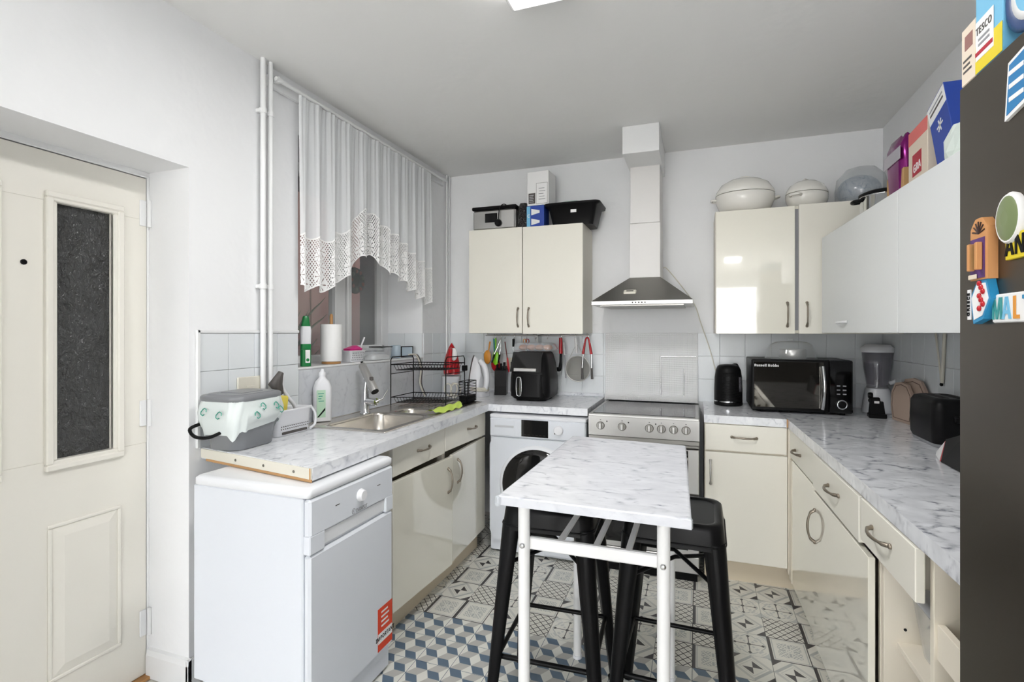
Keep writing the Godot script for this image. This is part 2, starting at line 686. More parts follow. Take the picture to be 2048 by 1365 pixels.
# ---------------------------------------------------------------- the room
func shell():
	ORG = Vector3.ZERO
	var b := mb()
	b.span(-2.3, 1.4, -0.16, -0.003, -3.9, 4.8)
	struct("floor", b, M.floor_base)
	b = mb()
	b.span(-2.3, 1.4, CEIL, CEIL + 0.15, -3.9, 4.8)
	struct("ceiling", b, M.ceiling)
	b = mb()
	var t := -2.13
	b.span(t, LW, 0, CEIL, -0.62, 4.6)
	b.span(t, LW, 1.972, CEIL, -1.421, -0.62)
	b.span(t, LW, 0, CEIL, -1.987, -1.421)
	b.span(t, LW, 0, 1.165, -3.183, -1.987)
	b.span(t, LW, 2.30, CEIL, -3.183, -1.987)
	b.span(t, LW, 0, CEIL, -BW, -3.183)
	struct("wall_left", b, M.wall)
	b = mb()
	b.span(t, 1.25, 0, CEIL, -3.8, -BW)
	struct("wall_back", b, M.wall)
	b = mb()
	b.span(RW, 1.25, 0, CEIL, -BW, 4.6)
	struct("wall_right", b, M.wall)
	b = mb()
	# unseen patio opening added behind the camera to let in flat frontal light
	b.span(t, -1.7, 0, CEIL, 4.6, 4.8)
	b.span(0.9, 1.25, 0, CEIL, 4.6, 4.8)
	b.span(-1.7, 0.9, 2.3, CEIL, 4.6, 4.8)
	struct("wall_front", b, M.wall)
	b = mb()
	for q in [[-1.7, -1.64, 0.0, 2.3], [0.84, 0.9, 0.0, 2.3], [-0.44, -0.36, 0.0, 2.3], [-1.7, 0.9, 2.24, 2.3], [-1.7, 0.9, 0.0, 0.06]]:
		b.span(q[0], q[1], q[2], q[3], 4.66, 4.72, 0.004)
	var pd := struct("window_2", b, M.white_gloss)  # frame of the added, unseen patio opening
	for q in [[-1.64, -0.44], [-0.36, 0.84]]:
		b = mb()
		b.span(q[0], q[1], 0.06, 2.24, 4.688, 4.692)
		part(pd, "pane", b, M.pane)

func floor_tiles():
	# the shared tile: a thin slab, its top carries the print
	var fl := get_node("floor")
	var px := 0.1525
	var pd := 0.1665
	var meshes := {}
	for kind in ["A", "L", "S", "F", "C"]:
		var b := MB.new()
		var x := px / 2 - 0.0002
		var z := pd / 2 - 0.0002
		var e := 0.0008
		b.quad(Vector3(-x + e, 0, z - e), Vector3(x - e, 0, z - e), Vector3(x - e, 0, -z + e), Vector3(-x + e, 0, -z + e))
		var lo := [Vector3(x, -0.0012, -z), Vector3(-x, -0.0012, -z), Vector3(-x, -0.0012, z), Vector3(x, -0.0012, z)]
		var hi := [Vector3(x - e, 0, -z + e), Vector3(-x + e, 0, -z + e), Vector3(-x + e, 0, z - e), Vector3(x - e, 0, z - e)]
		var bt := []
		for p in lo: bt.append(p + Vector3(0, -0.002, 0))
		b.g = -1
		for k in 4:
			var k1 := (k + 1) % 4
			b.face(lo[k], lo[k1], hi[k1], hi[k])
			b.face(bt[k], bt[k1], lo[k1], lo[k])
		b.st.generate_normals()
		var m := b.st.commit()
		m.surface_set_material(0, M["tile_" + kind])
		meshes[kind] = m
	var colk := {0: "LF", 1: "AS", 2: "AL", 3: "SF", 4: "LA", 5: "FS", 6: "AL", 7: "SF", 8: "LA", 9: "AL", 10: "SF", 11: "FSAL", 12: "AS", 13: "LF", 14: "SA"}
	for c in range(-4, 15):
		for r in range(-6, 9):
			var x := -1.24 + (c - 0.5) * px
			var d := 2.19 + (r + 0.5) * pd
			if x < LW or x > RW - 0.02 or d > BW - 0.02: continue
			var kind := "C"
			if r >= 0:
				var s: String = colk.get(c, "LF")
				kind = s[(r + (1 if c == 11 else 0)) % s.length()]
			var o := MeshInstance3D.new()
			o.name = "floor_tile"
			o.mesh = meshes[kind]
			fl.add_child(o, true)
			o.position = Vector3(x, 0, -d)
			if kind == "S" and c < 5: o.scale.x = -1.0
			if kind == "S" and c < 5:
				o.scale.x = 1.0
				o.rotation.y = 0.0

func wall_tiles():
	# 150 mm tiles between worktop and cupboards, slightly cushioned edges
	var w := 0.1495
	var bl := MB.new()
	bl.box(Vector3(0, 0, 0.002), Vector3(0.1478, 0.1478, 0.006), 0.0016)
	bl.st.generate_normals()
	var m := bl.st.commit()
	m.surface_set_material(0, M.wall_tile)
	var put := func(parent: String, at: Vector3, turn: float, sx := 1.0, sy := 1.0):
		var o := MeshInstance3D.new()
		o.name = "wall_tile"
		o.mesh = m
		get_node(parent).add_child(o, true)
		o.position = at
		o.rotation.y = turn
		o.scale = Vector3(sx, sy, 1)
	for r in 3:
		var y := 1.343 - w * (r + 0.5)
		for c in 19:
			put.call("wall_back", Vector3(LW + 0.004 + w * (c + 0.5), y, -BW + 0.001), 0.0)
		for c in 4:
			put.call("wall_left", P(LW + 0.001, y, 1.462 + w * (c + 0.5) * 0.87), PI / 2, 0.87)
		for c in 3:
			put.call("wall_left", P(LW + 0.001, y, 3.19 + 0.128 * (c + 0.5)), PI / 2, 0.85)
		for c in 14:
			put.call("wall_right", P(RW - 0.001, y, BW - 0.004 - w * (c + 0.5)), -PI / 2)
	# the tiled lower end of the far window reveal
	for c in 2:
		put.call("wall_left", P(LW - 0.07 - 0.14 * c, 1.257, 3.182), 0.0, 0.93, 1.15)
	ORG = Vector3.ZERO
	# trim beads round the tiles beside the door
	var b := mb()
	b.span(LW, LW + 0.012, 1.343, 1.357, -1.985, -1.448, 0.003)
	b.span(LW, LW + 0.012, 0.9, 1.357, -1.462, -1.446, 0.003)
	struct("trim_1", b, M.white_gloss)
	# marble-look sheet under the window
	b = mb()
	b.span(LW, LW + 0.004, 0.9, 1.163, -3.18, -1.99)
	struct("trim_2", b, M.panel_marble)

func door_and_trim():
	ORG = Vector3.ZERO
	var X := -2.03
	var d0 := 0.628
	var d1 := 1.412
	# slab built round the two glazed openings
	var b := mb()
	var zs := [[0.745, 0.928], [1.11, 1.288]]
	b.span(X - 0.04, X, 0.012, 0.917, -d1, -d0, 0.002)
	b.span(X - 0.04, X, 1.784, 1.948, -d1, -d0, 0.002)
	b.span(X - 0.04, X, 0.917, 1.784, -zs[0][0], -d0)
	b.span(X - 0.04, X, 0.917, 1.784, -zs[1][0], -zs[0][1])
	b.span(X - 0.04, X, 0.917, 1.784, -d1, -zs[1][1])
	var door := struct("door_1", b, M.door_paint)
	for q in zs:
		b = mb()
		b.span(X - 0.024, X - 0.018, 0.91, 1.79, -q[1] - 0.005, -q[0] + 0.005)
		part(door, "pane", b, M.obscured, "crinkled obscured glass with the dark hall behind painted in")
		# stepped moulding round the glass
		b = mb()
		for s in [[0.0, 0.02, 0.010], [0.012, 0.034, 0.016]]:
			var i: float = s[0]
			var o: float = s[1]
			var h: float = s[2]
			b.span(X - 0.01, X + h, 0.917 - o, 0.917 - i, -q[1] - o, -q[0] + o, 0.004)
			b.span(X - 0.01, X + h, 1.784 + i, 1.784 + o, -q[1] - o, -q[0] + o, 0.004)
			b.span(X - 0.01, X + h, 0.917 - i, 1.784 + i, -q[0] + i, -q[0] + o, 0.004)
			b.span(X - 0.01, X + h, 0.917 - i, 1.784 + i, -q[1] - o, -q[1] - i, 0.004)
		part(door, "glazing_bead", b, M.door_paint)
	for q in [[0.72, 0.95], [1.085, 1.316]]:
		# raised and fielded lower panel with its bead
		b = mb()
		for s in [[0.0, 0.014, 0.007]]:
			b.span(X - 0.01, X + 0.007, 0.176, 0.188, -q[1], -q[0], 0.003)
			b.span(X - 0.01, X + 0.007, 0.69, 0.702, -q[1], -q[0], 0.003)
			b.span(X - 0.01, X + 0.007, 0.188, 0.69, -q[0] - 0.012, -q[0], 0.003)
			b.span(X - 0.01, X + 0.007, 0.188, 0.69, -q[1], -q[1] + 0.012, 0.003)
		part(door, "panel_bead", b, M.door_paint)
		b = mb()
		var lp0 := []
		var lp1 := []
		for e in [[0.012, 0.001], [0.045, 0.010]]:
			var l: Array = [P(X + e[1], 0.188 + e[0] - 0.012, q[0] + e[0]), P(X + e[1], 0.188 + e[0] - 0.012, q[1] - e[0]), P(X + e[1], 0.702 - e[0], q[1] - e[0]), P(X + e[1], 0.702 - e[0], q[0] + e[0])]
			if lp0.is_empty(): lp0 = l
			else: lp1 = l
		b.loft([lp0, lp1], false, true, false)
		part(door, "door_panel", b, M.door_paint)
	b = mb()
	b.tr = Transform3D(Basis(Vector3(0, 0, 1), -PI / 2), P(X, 1.572, 1.021))
	b.lathe([Vector2(0.009, 0), Vector2(0.009, 0.003), Vector2(0.006, 0.004), Vector2(0.005, 0.001)], Vector3.ZERO, 12)
	part(door, "peephole", b, M.tag_black, "small dark brass-rimmed peephole")
	for y in [1.81, 1.032, 0.216]:
		b = mb()
		b.span(X - 0.002, X + 0.006, y - 0.05, y + 0.05, -1.41, -1.385, 0.002)
		b.span(X - 0.002, X + 0.012, y - 0.05, y + 0.05, -1.45, -1.424, 0.002)
		b.tube([P(X + 0.010, y - 0.052, 1.417), P(X + 0.010, y + 0.052, 1.417)], 0.009, 10)
		part(door, "hinge", b, M.white_gloss, "white painted hinge")
	# frame: jamb, head and the threshold
	b = mb()
	b.span(X - 0.06, X + 0.004, 0, 1.96, -1.45, -1.4135, 0.003)
	b.span(X - 0.06, X + 0.004, 1.951, 1.985, -1.45, -0.60, 0.003)
	b.span(X - 0.06, X + 0.004, 0, 1.96, -0.626, -0.60, 0.003)
	struct("trim_3", b, M.white_gloss)
	b = mb()
	b.span(X - 0.09, X + 0.03, -0.002, 0.01, -1.412, -0.62, 0.002)
	struct("trim_4", b, M.wood)
	# skirting round the corner of the reveal
	b = mb()
	b.prism([Vector2(1.421, 0), Vector2(1.405, 0), Vector2(1.405, 0.088), Vector2(1.411, 0.106), Vector2(1.421, 0.112)], "x", X + 0.006, LW + 0.014)
	b.span(LW, LW + 0.014, 0, 0.11, -1.49, -1.405, 0.003)
	struct("baseboard_left", b, M.white_gloss)
	# unseen board added behind the door to stop light leaking round it
	b = mb()
	b.span(-2.16, -2.13, 0, 2.1, -1.6, -0.5)
	struct("trim_5", b, M.wall)

func window_and_outside():
	ORG = Vector3.ZERO
	var X := -2.10
	var b := mb()
	for f in [[1.985, 3.185, 1.165, 1.215], [1.985, 3.185, 2.24, 2.30], [1.985, 2.05, 1.2, 2.26], [3.125, 3.185, 1.2, 2.26], [2.61, 2.705, 1.2, 2.26]]:
		b.span(X - 0.05, X + 0.01, f[2], f[3], -f[1], -f[0], 0.006)
	var win := struct("window_1", b, M.white_gloss)
	b = mb()
	for f in [[2.72, 3.115, 1.222, 1.262], [2.72, 3.115, 2.19, 2.232], [2.712, 2.752, 1.222, 2.232], [3.08, 3.12, 1.222, 2.232]]:
		b.span(X - 0.04, X + 0.022, f[2], f[3], -f[1], -f[0], 0.005)
	part(win, "casement", b, M.white_gloss)
	for q in [[2.05, 2.61], [2.752, 3.08]]:
		b = mb()
		b.span(X - 0.022, X - 0.018, 1.21, 2.25, -q[1], -q[0])
		part(win, "pane", b, M.pane)
	b = mb()
	b.span(X - 0.01, LW + 0.006, 1.165, 1.176, -3.19, -1.98, 0.003)
	struct("trim_6", b, M.white_gloss)
	# the yard outside: a board fence, a grey side wall, ground and a plant
	var f := wthing("garden_fence", "weathered pinkish brown board fence outside the window", "fence", P(-3.4, 0, 3.2))
	for k in 24:
		b = mb()
		b.span(-3.42 + 0.016 * (k % 2), -3.404 + 0.016 * (k % 2), -0.06, 2.63, -1.2 - 0.142 * (k + 1) - 0.012, -1.2 - 0.142 * k + 0.012, 0.003)
		part(f, "board", b, M.fence)
	b = mb()
	b.span(-3.46, -3.42, 0.4, 0.48, -4.6, -1.2)
	b.span(-3.46, -3.42, 1.4, 1.48, -4.6, -1.2)
	part(f, "rail", b, M.fence)
	ORG = Vector3.ZERO
	b = mb()
	b.span(-3.6, -2.0, -0.1, 2.66, -4.75, -4.62)
	b.span(-2.13, -2.0, -0.1, 2.0, -4.62, -3.8)  # unseen side piece added to hold back sky light; height sets the dimness
	var ow := part(self, "outhouse_wall", b, M.outside_grey)
	ow.set_meta("label", "plain dark grey outside wall beyond the window's right pane")
	ow.set_meta("category", "wall")
	b = mb()
	b.span(-4.6, -2.14, -0.15, -0.05, -4.8, 0.5)
	var gd := part(self, "yard_ground", b, M.outside_ground)
	gd.set_meta("kind", "structure")
	b = mb()
	b.span(-3.6, -2.13, 2.62, 2.70, -4.75, -0.9)
	var lr := part(self, "added_dimming_roof", b, M.outside_grey)  # unseen roof, added to keep sky light off the yard
	b = mb()
	b.span(-3.6, -2.13, -0.1, 2.62, -1.2, -1.0)
	var ew := part(self, "added_end_wall", b, M.outside_grey)  # unseen wall, added to block sky light from the near end
	ew.set_meta("label", "added unseen grey wall blocking sky light at the near end of the passage")
	ew.set_meta("category", "wall")
	lr.set_meta("label", "added unseen grey roof keeping sky light out of the passage outside the window")
	lr.set_meta("category", "roof")
	var pl := wthing("yard_plant", "straggly green plant with one straw-coloured blade outside the window", "plant", P(-2.75, -0.05, 2.75))
	var r := RandomNumberGenerator.new()
	r.seed = 5
	for k in 16:
		b = mb()
		var a := r.randf() * TAU
		var ln := r.randf_range(0.25, 0.55)
		var y1 := r.randf_range(1.15, 1.62)
		var p0 := P(-2.75 + cos(a) * 0.04, -0.05, 2.75 + sin(a) * 0.04)
		var p1 := P(-2.75 + cos(a) * 0.12, y1 * 0.75, 2.75 + sin(a) * 0.16)
		var p2 := P(-2.75 + cos(a) * 0.12 + cos(a) * ln * 0.4, y1, 2.75 + sin(a) * ln)
		b.tube(curve([p0, p1, p2], 5), [0.014, 0.014, 0.014, 0.014, 0.014, 0.014, 0.013, 0.011, 0.008, 0.005, 0.002], 4, true, 0.3)
		part(pl, "blade", b, M.straw if k == 3 else M.leaf)
	# round floral wreath hanging outside
	var w := wthing("hanging_wreath", "round dark wreath with small red flowers hanging beyond the window", "wreath", P(-2.19, 1.78, 2.93))
	b = mb()
	var c := P(-2.19, 1.70, 2.93)
	var ring := []
	for k in 25:
		var a := TAU * k / 24
		ring.append(c + Vector3(0, sin(a) * 0.065, cos(a) * 0.065))
	b.tube(ring, 0.026, 8, false)
	b.tr = Transform3D(Basis(Vector3(0, 0, 1), -PI / 2), c)
	b.lathe([Vector2(0.07, -0.01), Vector2(0.07, 0.008)], Vector3.ZERO, 20)
	part(w, "ring", b, M.twig)
	b = mb()
	b.tube([c + Vector3(0, 0.06, 0), c + Vector3(0, 0.45, 0)], 0.002, 4)
	part(w, "cord", b, M.twig)
	mat("rust_flower", rgb(140, 66, 50), 0.8)
	for k in 9:
		b = mb()
		var a := TAU * k / 9
		b.ball(c + Vector3(0.022, sin(a) * 0.062, cos(a) * 0.062), Vector3(0.010, 0.014, 0.014), 6, 4)
		part(w, "flower", b, M.rust_flower if k % 3 != 1 else M.leaf)

func curtain():
	var cu := wthing("net_curtain", "white sheer net curtain with a deep lace hem over the window", "curtain", P(-1.763, 1.52, 2.57))
	var n := 150
	var bot := func(d: float) -> float:
		# hem height along the window, high in the middle and low at both sides
		var pts := [[1.93, 1.535], [2.17, 1.545], [2.22, 1.60], [2.31, 1.62], [2.36, 1.70], [2.44, 1.765], [2.52, 1.755], [2.62, 1.71], [2.80, 1.665], [2.95, 1.60], [3.08, 1.555], [3.21, 1.52]]
		for i in pts.size() - 1:
			if d <= pts[i + 1][0]:
				return lerpf(pts[i][1], pts[i + 1][1], clampf((d - pts[i][0]) / (pts[i + 1][0] - pts[i][0]), 0, 1))
		return 1.52
	var fold := func(s: float, f: float) -> float:
		var a := 0.020 * sin(s * TAU * 11.0 + 1.3 * sin(s * 9.0)) * (0.35 + 0.65 * f) + 0.006 * sin(s * TAU * 43.0) * (1.0 - f)
		return a
	for layer in 2:
		var b := mb()
		var rows := 14 if layer == 0 else 6
		b.g = 1
		var grid := []
		for j in rows + 1:
			var row := []
			for i in n + 1:
				var s := float(i) / n
				var d := lerpf(1.936, 3.205, s) 
				var h: float = bot.call(d)
				var top := 2.465
				var band := 0.275 + 0.01 * sin(s * 70.0)
				var f := float(j) / rows
				var y := lerpf(top, h + band, f) if layer == 0 else lerpf(h + band, h, f)
				var depth := clampf((top - y) / 0.9, 0, 1)
				var x: float = -1.762 + fold.call(s, depth)
				d += 0.012 * cos(s * TAU * 11.0 + 1.3 * sin(s * 9.0)) * depth
				row.append([P(x, y, d), Vector2(s * 5.5, f)])
			grid.append(row)
		for j in rows:
			for i in n:
				var q := [grid[j + 1][i], grid[j + 1][i + 1], grid[j][i + 1], grid[j][i]]
				for t in [0, 3, 2, 0, 2, 1]:
					b.v(q[t][0], q[t][1])
		part(cu, ["netting", "lace_hem"][layer], b, [M.net, M.lace][layer], ["", "white lace band with flowers and scallops"][layer])
	# batten and rail
	var ra := wthing("curtain_rail", "white curtain rail on a wooden batten above the window", "curtain rail", P(-1.79, 2.45, 2.6))
	var b := mb()
	b.span(LW, LW + 0.022, 2.447, 2.50, -3.47, -1.79, 0.003)
	part(ra, "batten", b, M.white_gloss)
	b = mb()
	b.tube([P(-1.765, 2.478, 1.80), P(-1.765, 2.478, 3.45)], 0.010, 8)
	part(ra, "rod", b, M.white_gloss)
	for d in [1.82, 3.43]:
		b = mb()
		b.span(LW + 0.02, -1.757, 2.466, 2.492, -d - 0.01, -d + 0.01, 0.003)
		part(ra, "bracket", b, M.white_gloss)

func pipes_and_sockets():
	for k in 2:
		var d: float = [1.748, 1.789][k]
		var t := wthing("heating_pipe", ["white painted vertical pipe, the one nearer the door", "white painted vertical pipe, the one nearer the curtain"][k], "pipe", P(-1.785, 0.9, d), "pipes beside the window")
		var b := mb()
		b.tube([P(-1.785, 0.902, d), P(-1.785, CEIL, d)], 0.0115, 12)
		part(t, "tube", b, M.white_gloss)
		for y in [2.315, 1.548]:
			b = mb()
			b.span(LW, -1.78, y - 0.008, y + 0.008, -d - 0.018, -d + 0.018, 0.003)
			b.tube([P(-1.785, y - 0.011, d), P(-1.785, y + 0.011, d)], 0.0155, 12)
			part(t, "clip", b, M.white_gloss)
	for k in 2:
		var at: Vector3 = [P(-1.796, 0.9, 3.52), P(-1.795, 0.9, 3.555)][k]
		var t := wthing("corner_pipe", ["thin white pipe in the room corner, nearer the curtain", "thin white pipe right in the room corner"][k], "pipe", at, "thin pipes in the corner")
		var b := mb()
		b.tube([at, Vector3(at.x, CEIL, at.z)], 0.008, 10)
		part(t, "tube", b, M.white_gloss)
		for y in [2.2, 1.53]:
			b = mb()
			b.tube([Vector3(at.x, y - 0.008, at.z), Vector3(at.x, y + 0.008, at.z)], 0.011, 10)
			part(t, "clip", b, M.white_gloss)
	var s := thing("wall_socket", "cream double wall switch plate behind the grey food bin", "socket", P(LW + 0.007, 1.073, 1.69), PI / 2)
	var b := mb()
	b.span(-0.062, 0.062, 0, 0.085, 0, 0.01, 0.003)
	part(s, "plate", b, M.off_white)
	b = mb()
	b.span(-0.022, 0.026, 0.014, 0.046, 0.01, 0.013, 0.001)
	part(s, "switch", b, M.off_white)
	for x in [-0.048, 0.046]:
		b = mb()
		b.tr = Transform3D(Basis(Vector3(1, 0, 0), PI / 2), Vector3(x, 0.02, 0.0102))
		b.lathe([Vector2(0.004, 0), Vector2(0.004, 0.001)], Vector3.ZERO, 8)
		part(s, "screw", b, M.tag_black)
	s = thing("wall_socket", "pale wooden-toned socket plate on the tiles left of the air fryer", "socket", P(-1.285, 1.075, BW - 0.007), 0.0)
	b = mb()
	b.span(-0.043, 0.043, 0, 0.085, 0, 0.01, 0.003)
	part(s, "plate", b, M.off_white)
	b = mb()
	b.span(-0.006, 0.006, 0.03, 0.055, 0.01, 0.013, 0.001)
	part(s, "switch", b, M.tag_black)

# ---------------------------------------------------------------- fitted units
func bow_handle(parent: Node3D, c: Vector3, ln: float, upright: bool, m: Material = null):
	# arched cabinet handle: two feet, a swelling bow between them
	var b := MB.new()
	var pts := []
	var rad := []
	for k in 13:
		var s := -1.0 + k / 6.0
		var along := s * ln / 2
		var out := 0.004 + 0.024 * pow(1.0 - s * s, 0.6) if absf(s) < 0.999 else 0.0
		pts.append(c + (Vector3(0, along, out) if upright else Vector3(along, 0, out)))
		rad.append(0.0062 if absf(s) > 0.8 else (0.0032 + 0.002 * (1.0 - absf(s)) ))
	b.tube(pts, rad, 8)
	for s in [-1, 1]:
		var q := c + (Vector3(0, s * ln / 2, 0.003) if upright else Vector3(s * ln / 2, 0, 0.003))
		b.ball(q, Vector3(0.008, 0.008, 0.006), 8, 4)
	part(parent, "handle", b, m if m else M.pewter)

func front(unit: Node3D, called: String, x0: float, x1: float, y0: float, y1: float, m: Material, opened := 0.0, hinge := 0, tilt := 0.0, z := 0.001) -> MeshInstance3D:
	# a door or drawer front; hinge -1 left, 1 right; opened in radians, tilt in its own plane
	var b := MB.new()
	var hx := x0 if hinge < 0 else (x1 if hinge > 0 else (x0 + x1) / 2)
	b.span(x0 - hx, x1 - hx, y0, y1, 0.0, 0.018, 0.0015)
	var o := part(unit, called, b, m)
	o.position = Vector3(hx, 0, z)
	if hinge != 0: o.rotation.y = -opened if hinge < 0 else opened
	if tilt != 0.0:
		var cy := (y0 + y1) / 2
		o.transform = Transform3D(Basis(), Vector3(hx, cy, z)) * Transform3D(Basis(Vector3(0, 0, 1), tilt), Vector3.ZERO) * Transform3D(Basis(), Vector3(0, -cy, 0))
	return o

func carcass(unit: Node3D, w: float, y0: float, y1: float, depth: float, m: Material, inner: Material = null, lid := true):
	var b := MB.new()
	b.span(0, 0.016, y0, y1, -depth, 0, 0.001)
	b.span(w - 0.016, w, y0, y1, -depth, 0, 0.001)
	b.span(0.016, w - 0.016, y0, y0 + 0.016, -depth, 0, 0.001)
	if lid: b.span(0.016, w - 0.016, y1 - 0.016, y1, -depth, 0, 0.001)
	part(unit, "body", b, m)
	b = MB.new()
	b.span(0.016, w - 0.016, y0 + 0.016, y1 - 0.016, -depth, -depth + 0.006)
	part(unit, "back_panel", b, inner if inner else m)

func worktop(called: String, label: String, polys: Array, m: Material, at: Vector3, round_front := true) -> Node3D:
	var t := wthing(called, label, "worktop", at)
	var b := mb()
	for p in polys:
		b.prism(p, "y", 0.857, WT)
	part(t, "slab", b, m)
	return t

func left_run():
	# worktop in pieces round the sink opening
	var S0 := 1.98
	var S1 := 3.0
	var w := worktop("worktop", "marble-look worktop with a bare screwed end, under the window", [
		[Vector2(LW, 1.474), Vector2(-1.191, 1.372), Vector2(-1.207, S0), Vector2(LW, S0)],
		[Vector2(LW, S0), Vector2(-1.755, S0), Vector2(-1.755, S1), Vector2(LW, S1)],
		[Vector2(-1.335, S0), Vector2(-1.207, S0), Vector2(-1.227, 2.975), Vector2(-1.227, S1), Vector2(-1.335, S1)],
		[Vector2(LW, S1), Vector2(-1.227, S1), Vector2(-1.2275, BW), Vector2(LW, BW)]], M.marble, P(-1.5, 0.857, 1.5))
	# end batten with its three screws, raw chipboard below
	var a := P(LW + 0.004, 0, 1.474)
	var e := P(-1.193, 0, 1.372)
	var dir := (e - a).normalized()
	var out := Vector3(-dir.z, 0, dir.x)
	if out.z < 0: out = -out
	var b := mb()
	b.tr = Transform3D(Basis(dir, Vector3.UP, dir.cross(Vector3.UP)), a)
	var ln := (e - a).length()
	var zs := 1.0 if dir.cross(Vector3.UP).dot(out) > 0 else -1.0
	b.span(0.0, ln, 0.861, 0.897, 0.0005 * zs, 0.006 * zs, 0.0015)
	part(w, "end_strip", b, M.off_white, "cream edging strip with three screws")
	b = mb()
	b.tr = Transform3D(Basis(dir, Vector3.UP, dir.cross(Vector3.UP)), a)
	b.span(0.03, ln, 0.851, 0.8608, 0.0003 * zs, 0.004 * zs, 0.001)
	b.span(ln - 0.006, ln - 0.0005, 0.86, 0.899, 0.0065 * zs, 0.008 * zs, 0.0005)
	part(w, "raw_edge", b, M.raw_edge, "bare chipboard edge")
	for k in 3:
		b = mb()
		b.tr = Transform3D(Basis(dir, Vector3.UP, dir.cross(Vector3.UP)), a)
		b.ball(Vector3([0.22, 0.38, 0.54][k], 0.878, 0.006 * zs), Vector3(0.0055, 0.0055, 0.003), 8, 4)
		part(w, "screw", b, M.screw)
	# the far-side upstand against the tiles of the corner
	dishwasher()
	sink_unit()
	sink(S0, S1)

func dishwasher():
	# front faces the room (+x): local x runs away from the camera
	var w := 0.478
	var t := thing("dishwasher", "white slimline dishwasher under the worktop end, red sticker on its door", "dishwasher", P(-1.155, 0, 1.308), PI / 2)
	var dp := 0.495
	var b := mb()
	b.span(0.002, w - 0.002, 0.14, 0.818, -dp, -0.022, 0.004)
	b.span(0.002, w - 0.002, 0.012, 0.14, -dp + 0.04, -0.03, 0.003)
	part(t, "body", b, M.appliance)
	b = mb()
	var loops := []
	for q in [[0.818, 0.004, 0.010], [0.822, 0.0, 0.012], [0.842, 0.0, 0.014], [0.848, 0.006, 0.016], [0.850, 0.018, 0.018]]:
		loops.append(rr(w / 2, q[0], (-dp + 0.006) / 2 , w - q[1] * 2, dp + 0.002 - q[1] * 2, q[2] + 0.004, 4))
	b.loft(loops)
	part(t, "lid", b, M.appliance_top)
	# door with a rounded front, the grip recess and the control strip
	b = mb()
	b.span(0.004, w - 0.004, 0.105, 0.636, -0.022, 0.004, 0.008)
	var door := part(t, "door", b, M.appliance)
	b = mb()
	# control strip above the grip
	b.span(0.003, w - 0.003, 0.692, 0.815, -0.022, 0.006, 0.008)
	b.span(0.003, 0.075, 0.638, 0.70, -0.022, 0.0059, 0.004)
	b.span(w - 0.055, w - 0.003, 0.638, 0.70, -0.022, 0.0059, 0.004)
	var strip := part(t, "control_panel", b, M.appliance)
	b = mb()
	b.prism([Vector2(0.035, 0.632), Vector2(0.012, 0.636), Vector2(0.002, 0.65), Vector2(0.0, 0.692), Vector2(0.035, 0.692)], "x", 0.075, w - 0.055)
	part(t, "grip", b, M.appliance_top)
	b = mb()
	b.tr = Transform3D(Basis(Vector3(1, 0, 0), PI / 2), Vector3(0.262, 0.757, 0.006))
	b.lathe([Vector2(0.023, 0), Vector2(0.023, 0.003), Vector2(0.020, 0.004), Vector2(0.019, 0.014), Vector2(0.017, 0.017)], Vector3.ZERO, 24)
	part(strip, "dial", b, M.white_plastic)
	for x in [0.135, 0.375]:
		b = mb()
		b.span(x - 0.010, x + 0.010, 0.760, 0.7625, 0.006, 0.0068)
		part(strip, "indicator", b, M.dark_grey)
	lettering(strip, "brand_lettering", "INDESIT", 0.013, Vector3(0.268, 0.708, 0.0062), Basis(), M.mid_grey)
	b = mb()
	var ring := []
	for k in 17: ring.append(Vector3(0.222 + cos(TAU * k / 16) * 0.009, 0.711 + sin(TAU * k / 16) * 0.009, 0.0065))
	b.tube(ring, 0.0011, 4, false)
	b.span(0.2212, 0.2228, 0.706, 0.714, 0.006, 0.0068)
	part(strip, "brand_ring", b, M.mid_grey)
	b = mb()
	b.span(0.008, w - 0.008, 0.012, 0.098, -0.03, -0.012, 0.002)
	part(t, "kickboard", b, M.appliance)
	# red sticker, low on the door's far side
	b = mb()
	b.span(0.372, 0.470, 0.118, 0.282, 0.004, 0.0046)
	mat("sticker_red", rgb(222, 66, 30), 0.5)
	var stk := part(door, "sticker", b, M.sticker_red, "red sticker with white lettering")
	b = mb()
	b.span(0.374, 0.468, 0.147, 0.186, 0.0046, 0.0049)
	part(stk, "sticker_band", b, M.tag_white)
	lettering(stk, "sticker_lettering", "IMPORTANT", 0.016, Vector3(0.421, 0.167, 0.0047), Basis(), M.tag_black)
	for k in 4:
		b = mb()
		b.span(0.395, 0.447 - 0.008 * (k % 2), 0.205 + k * 0.018, 0.212 + k * 0.018, 0.0046, 0.0049)
		part(stk, "print_line", b, M.tag_white)

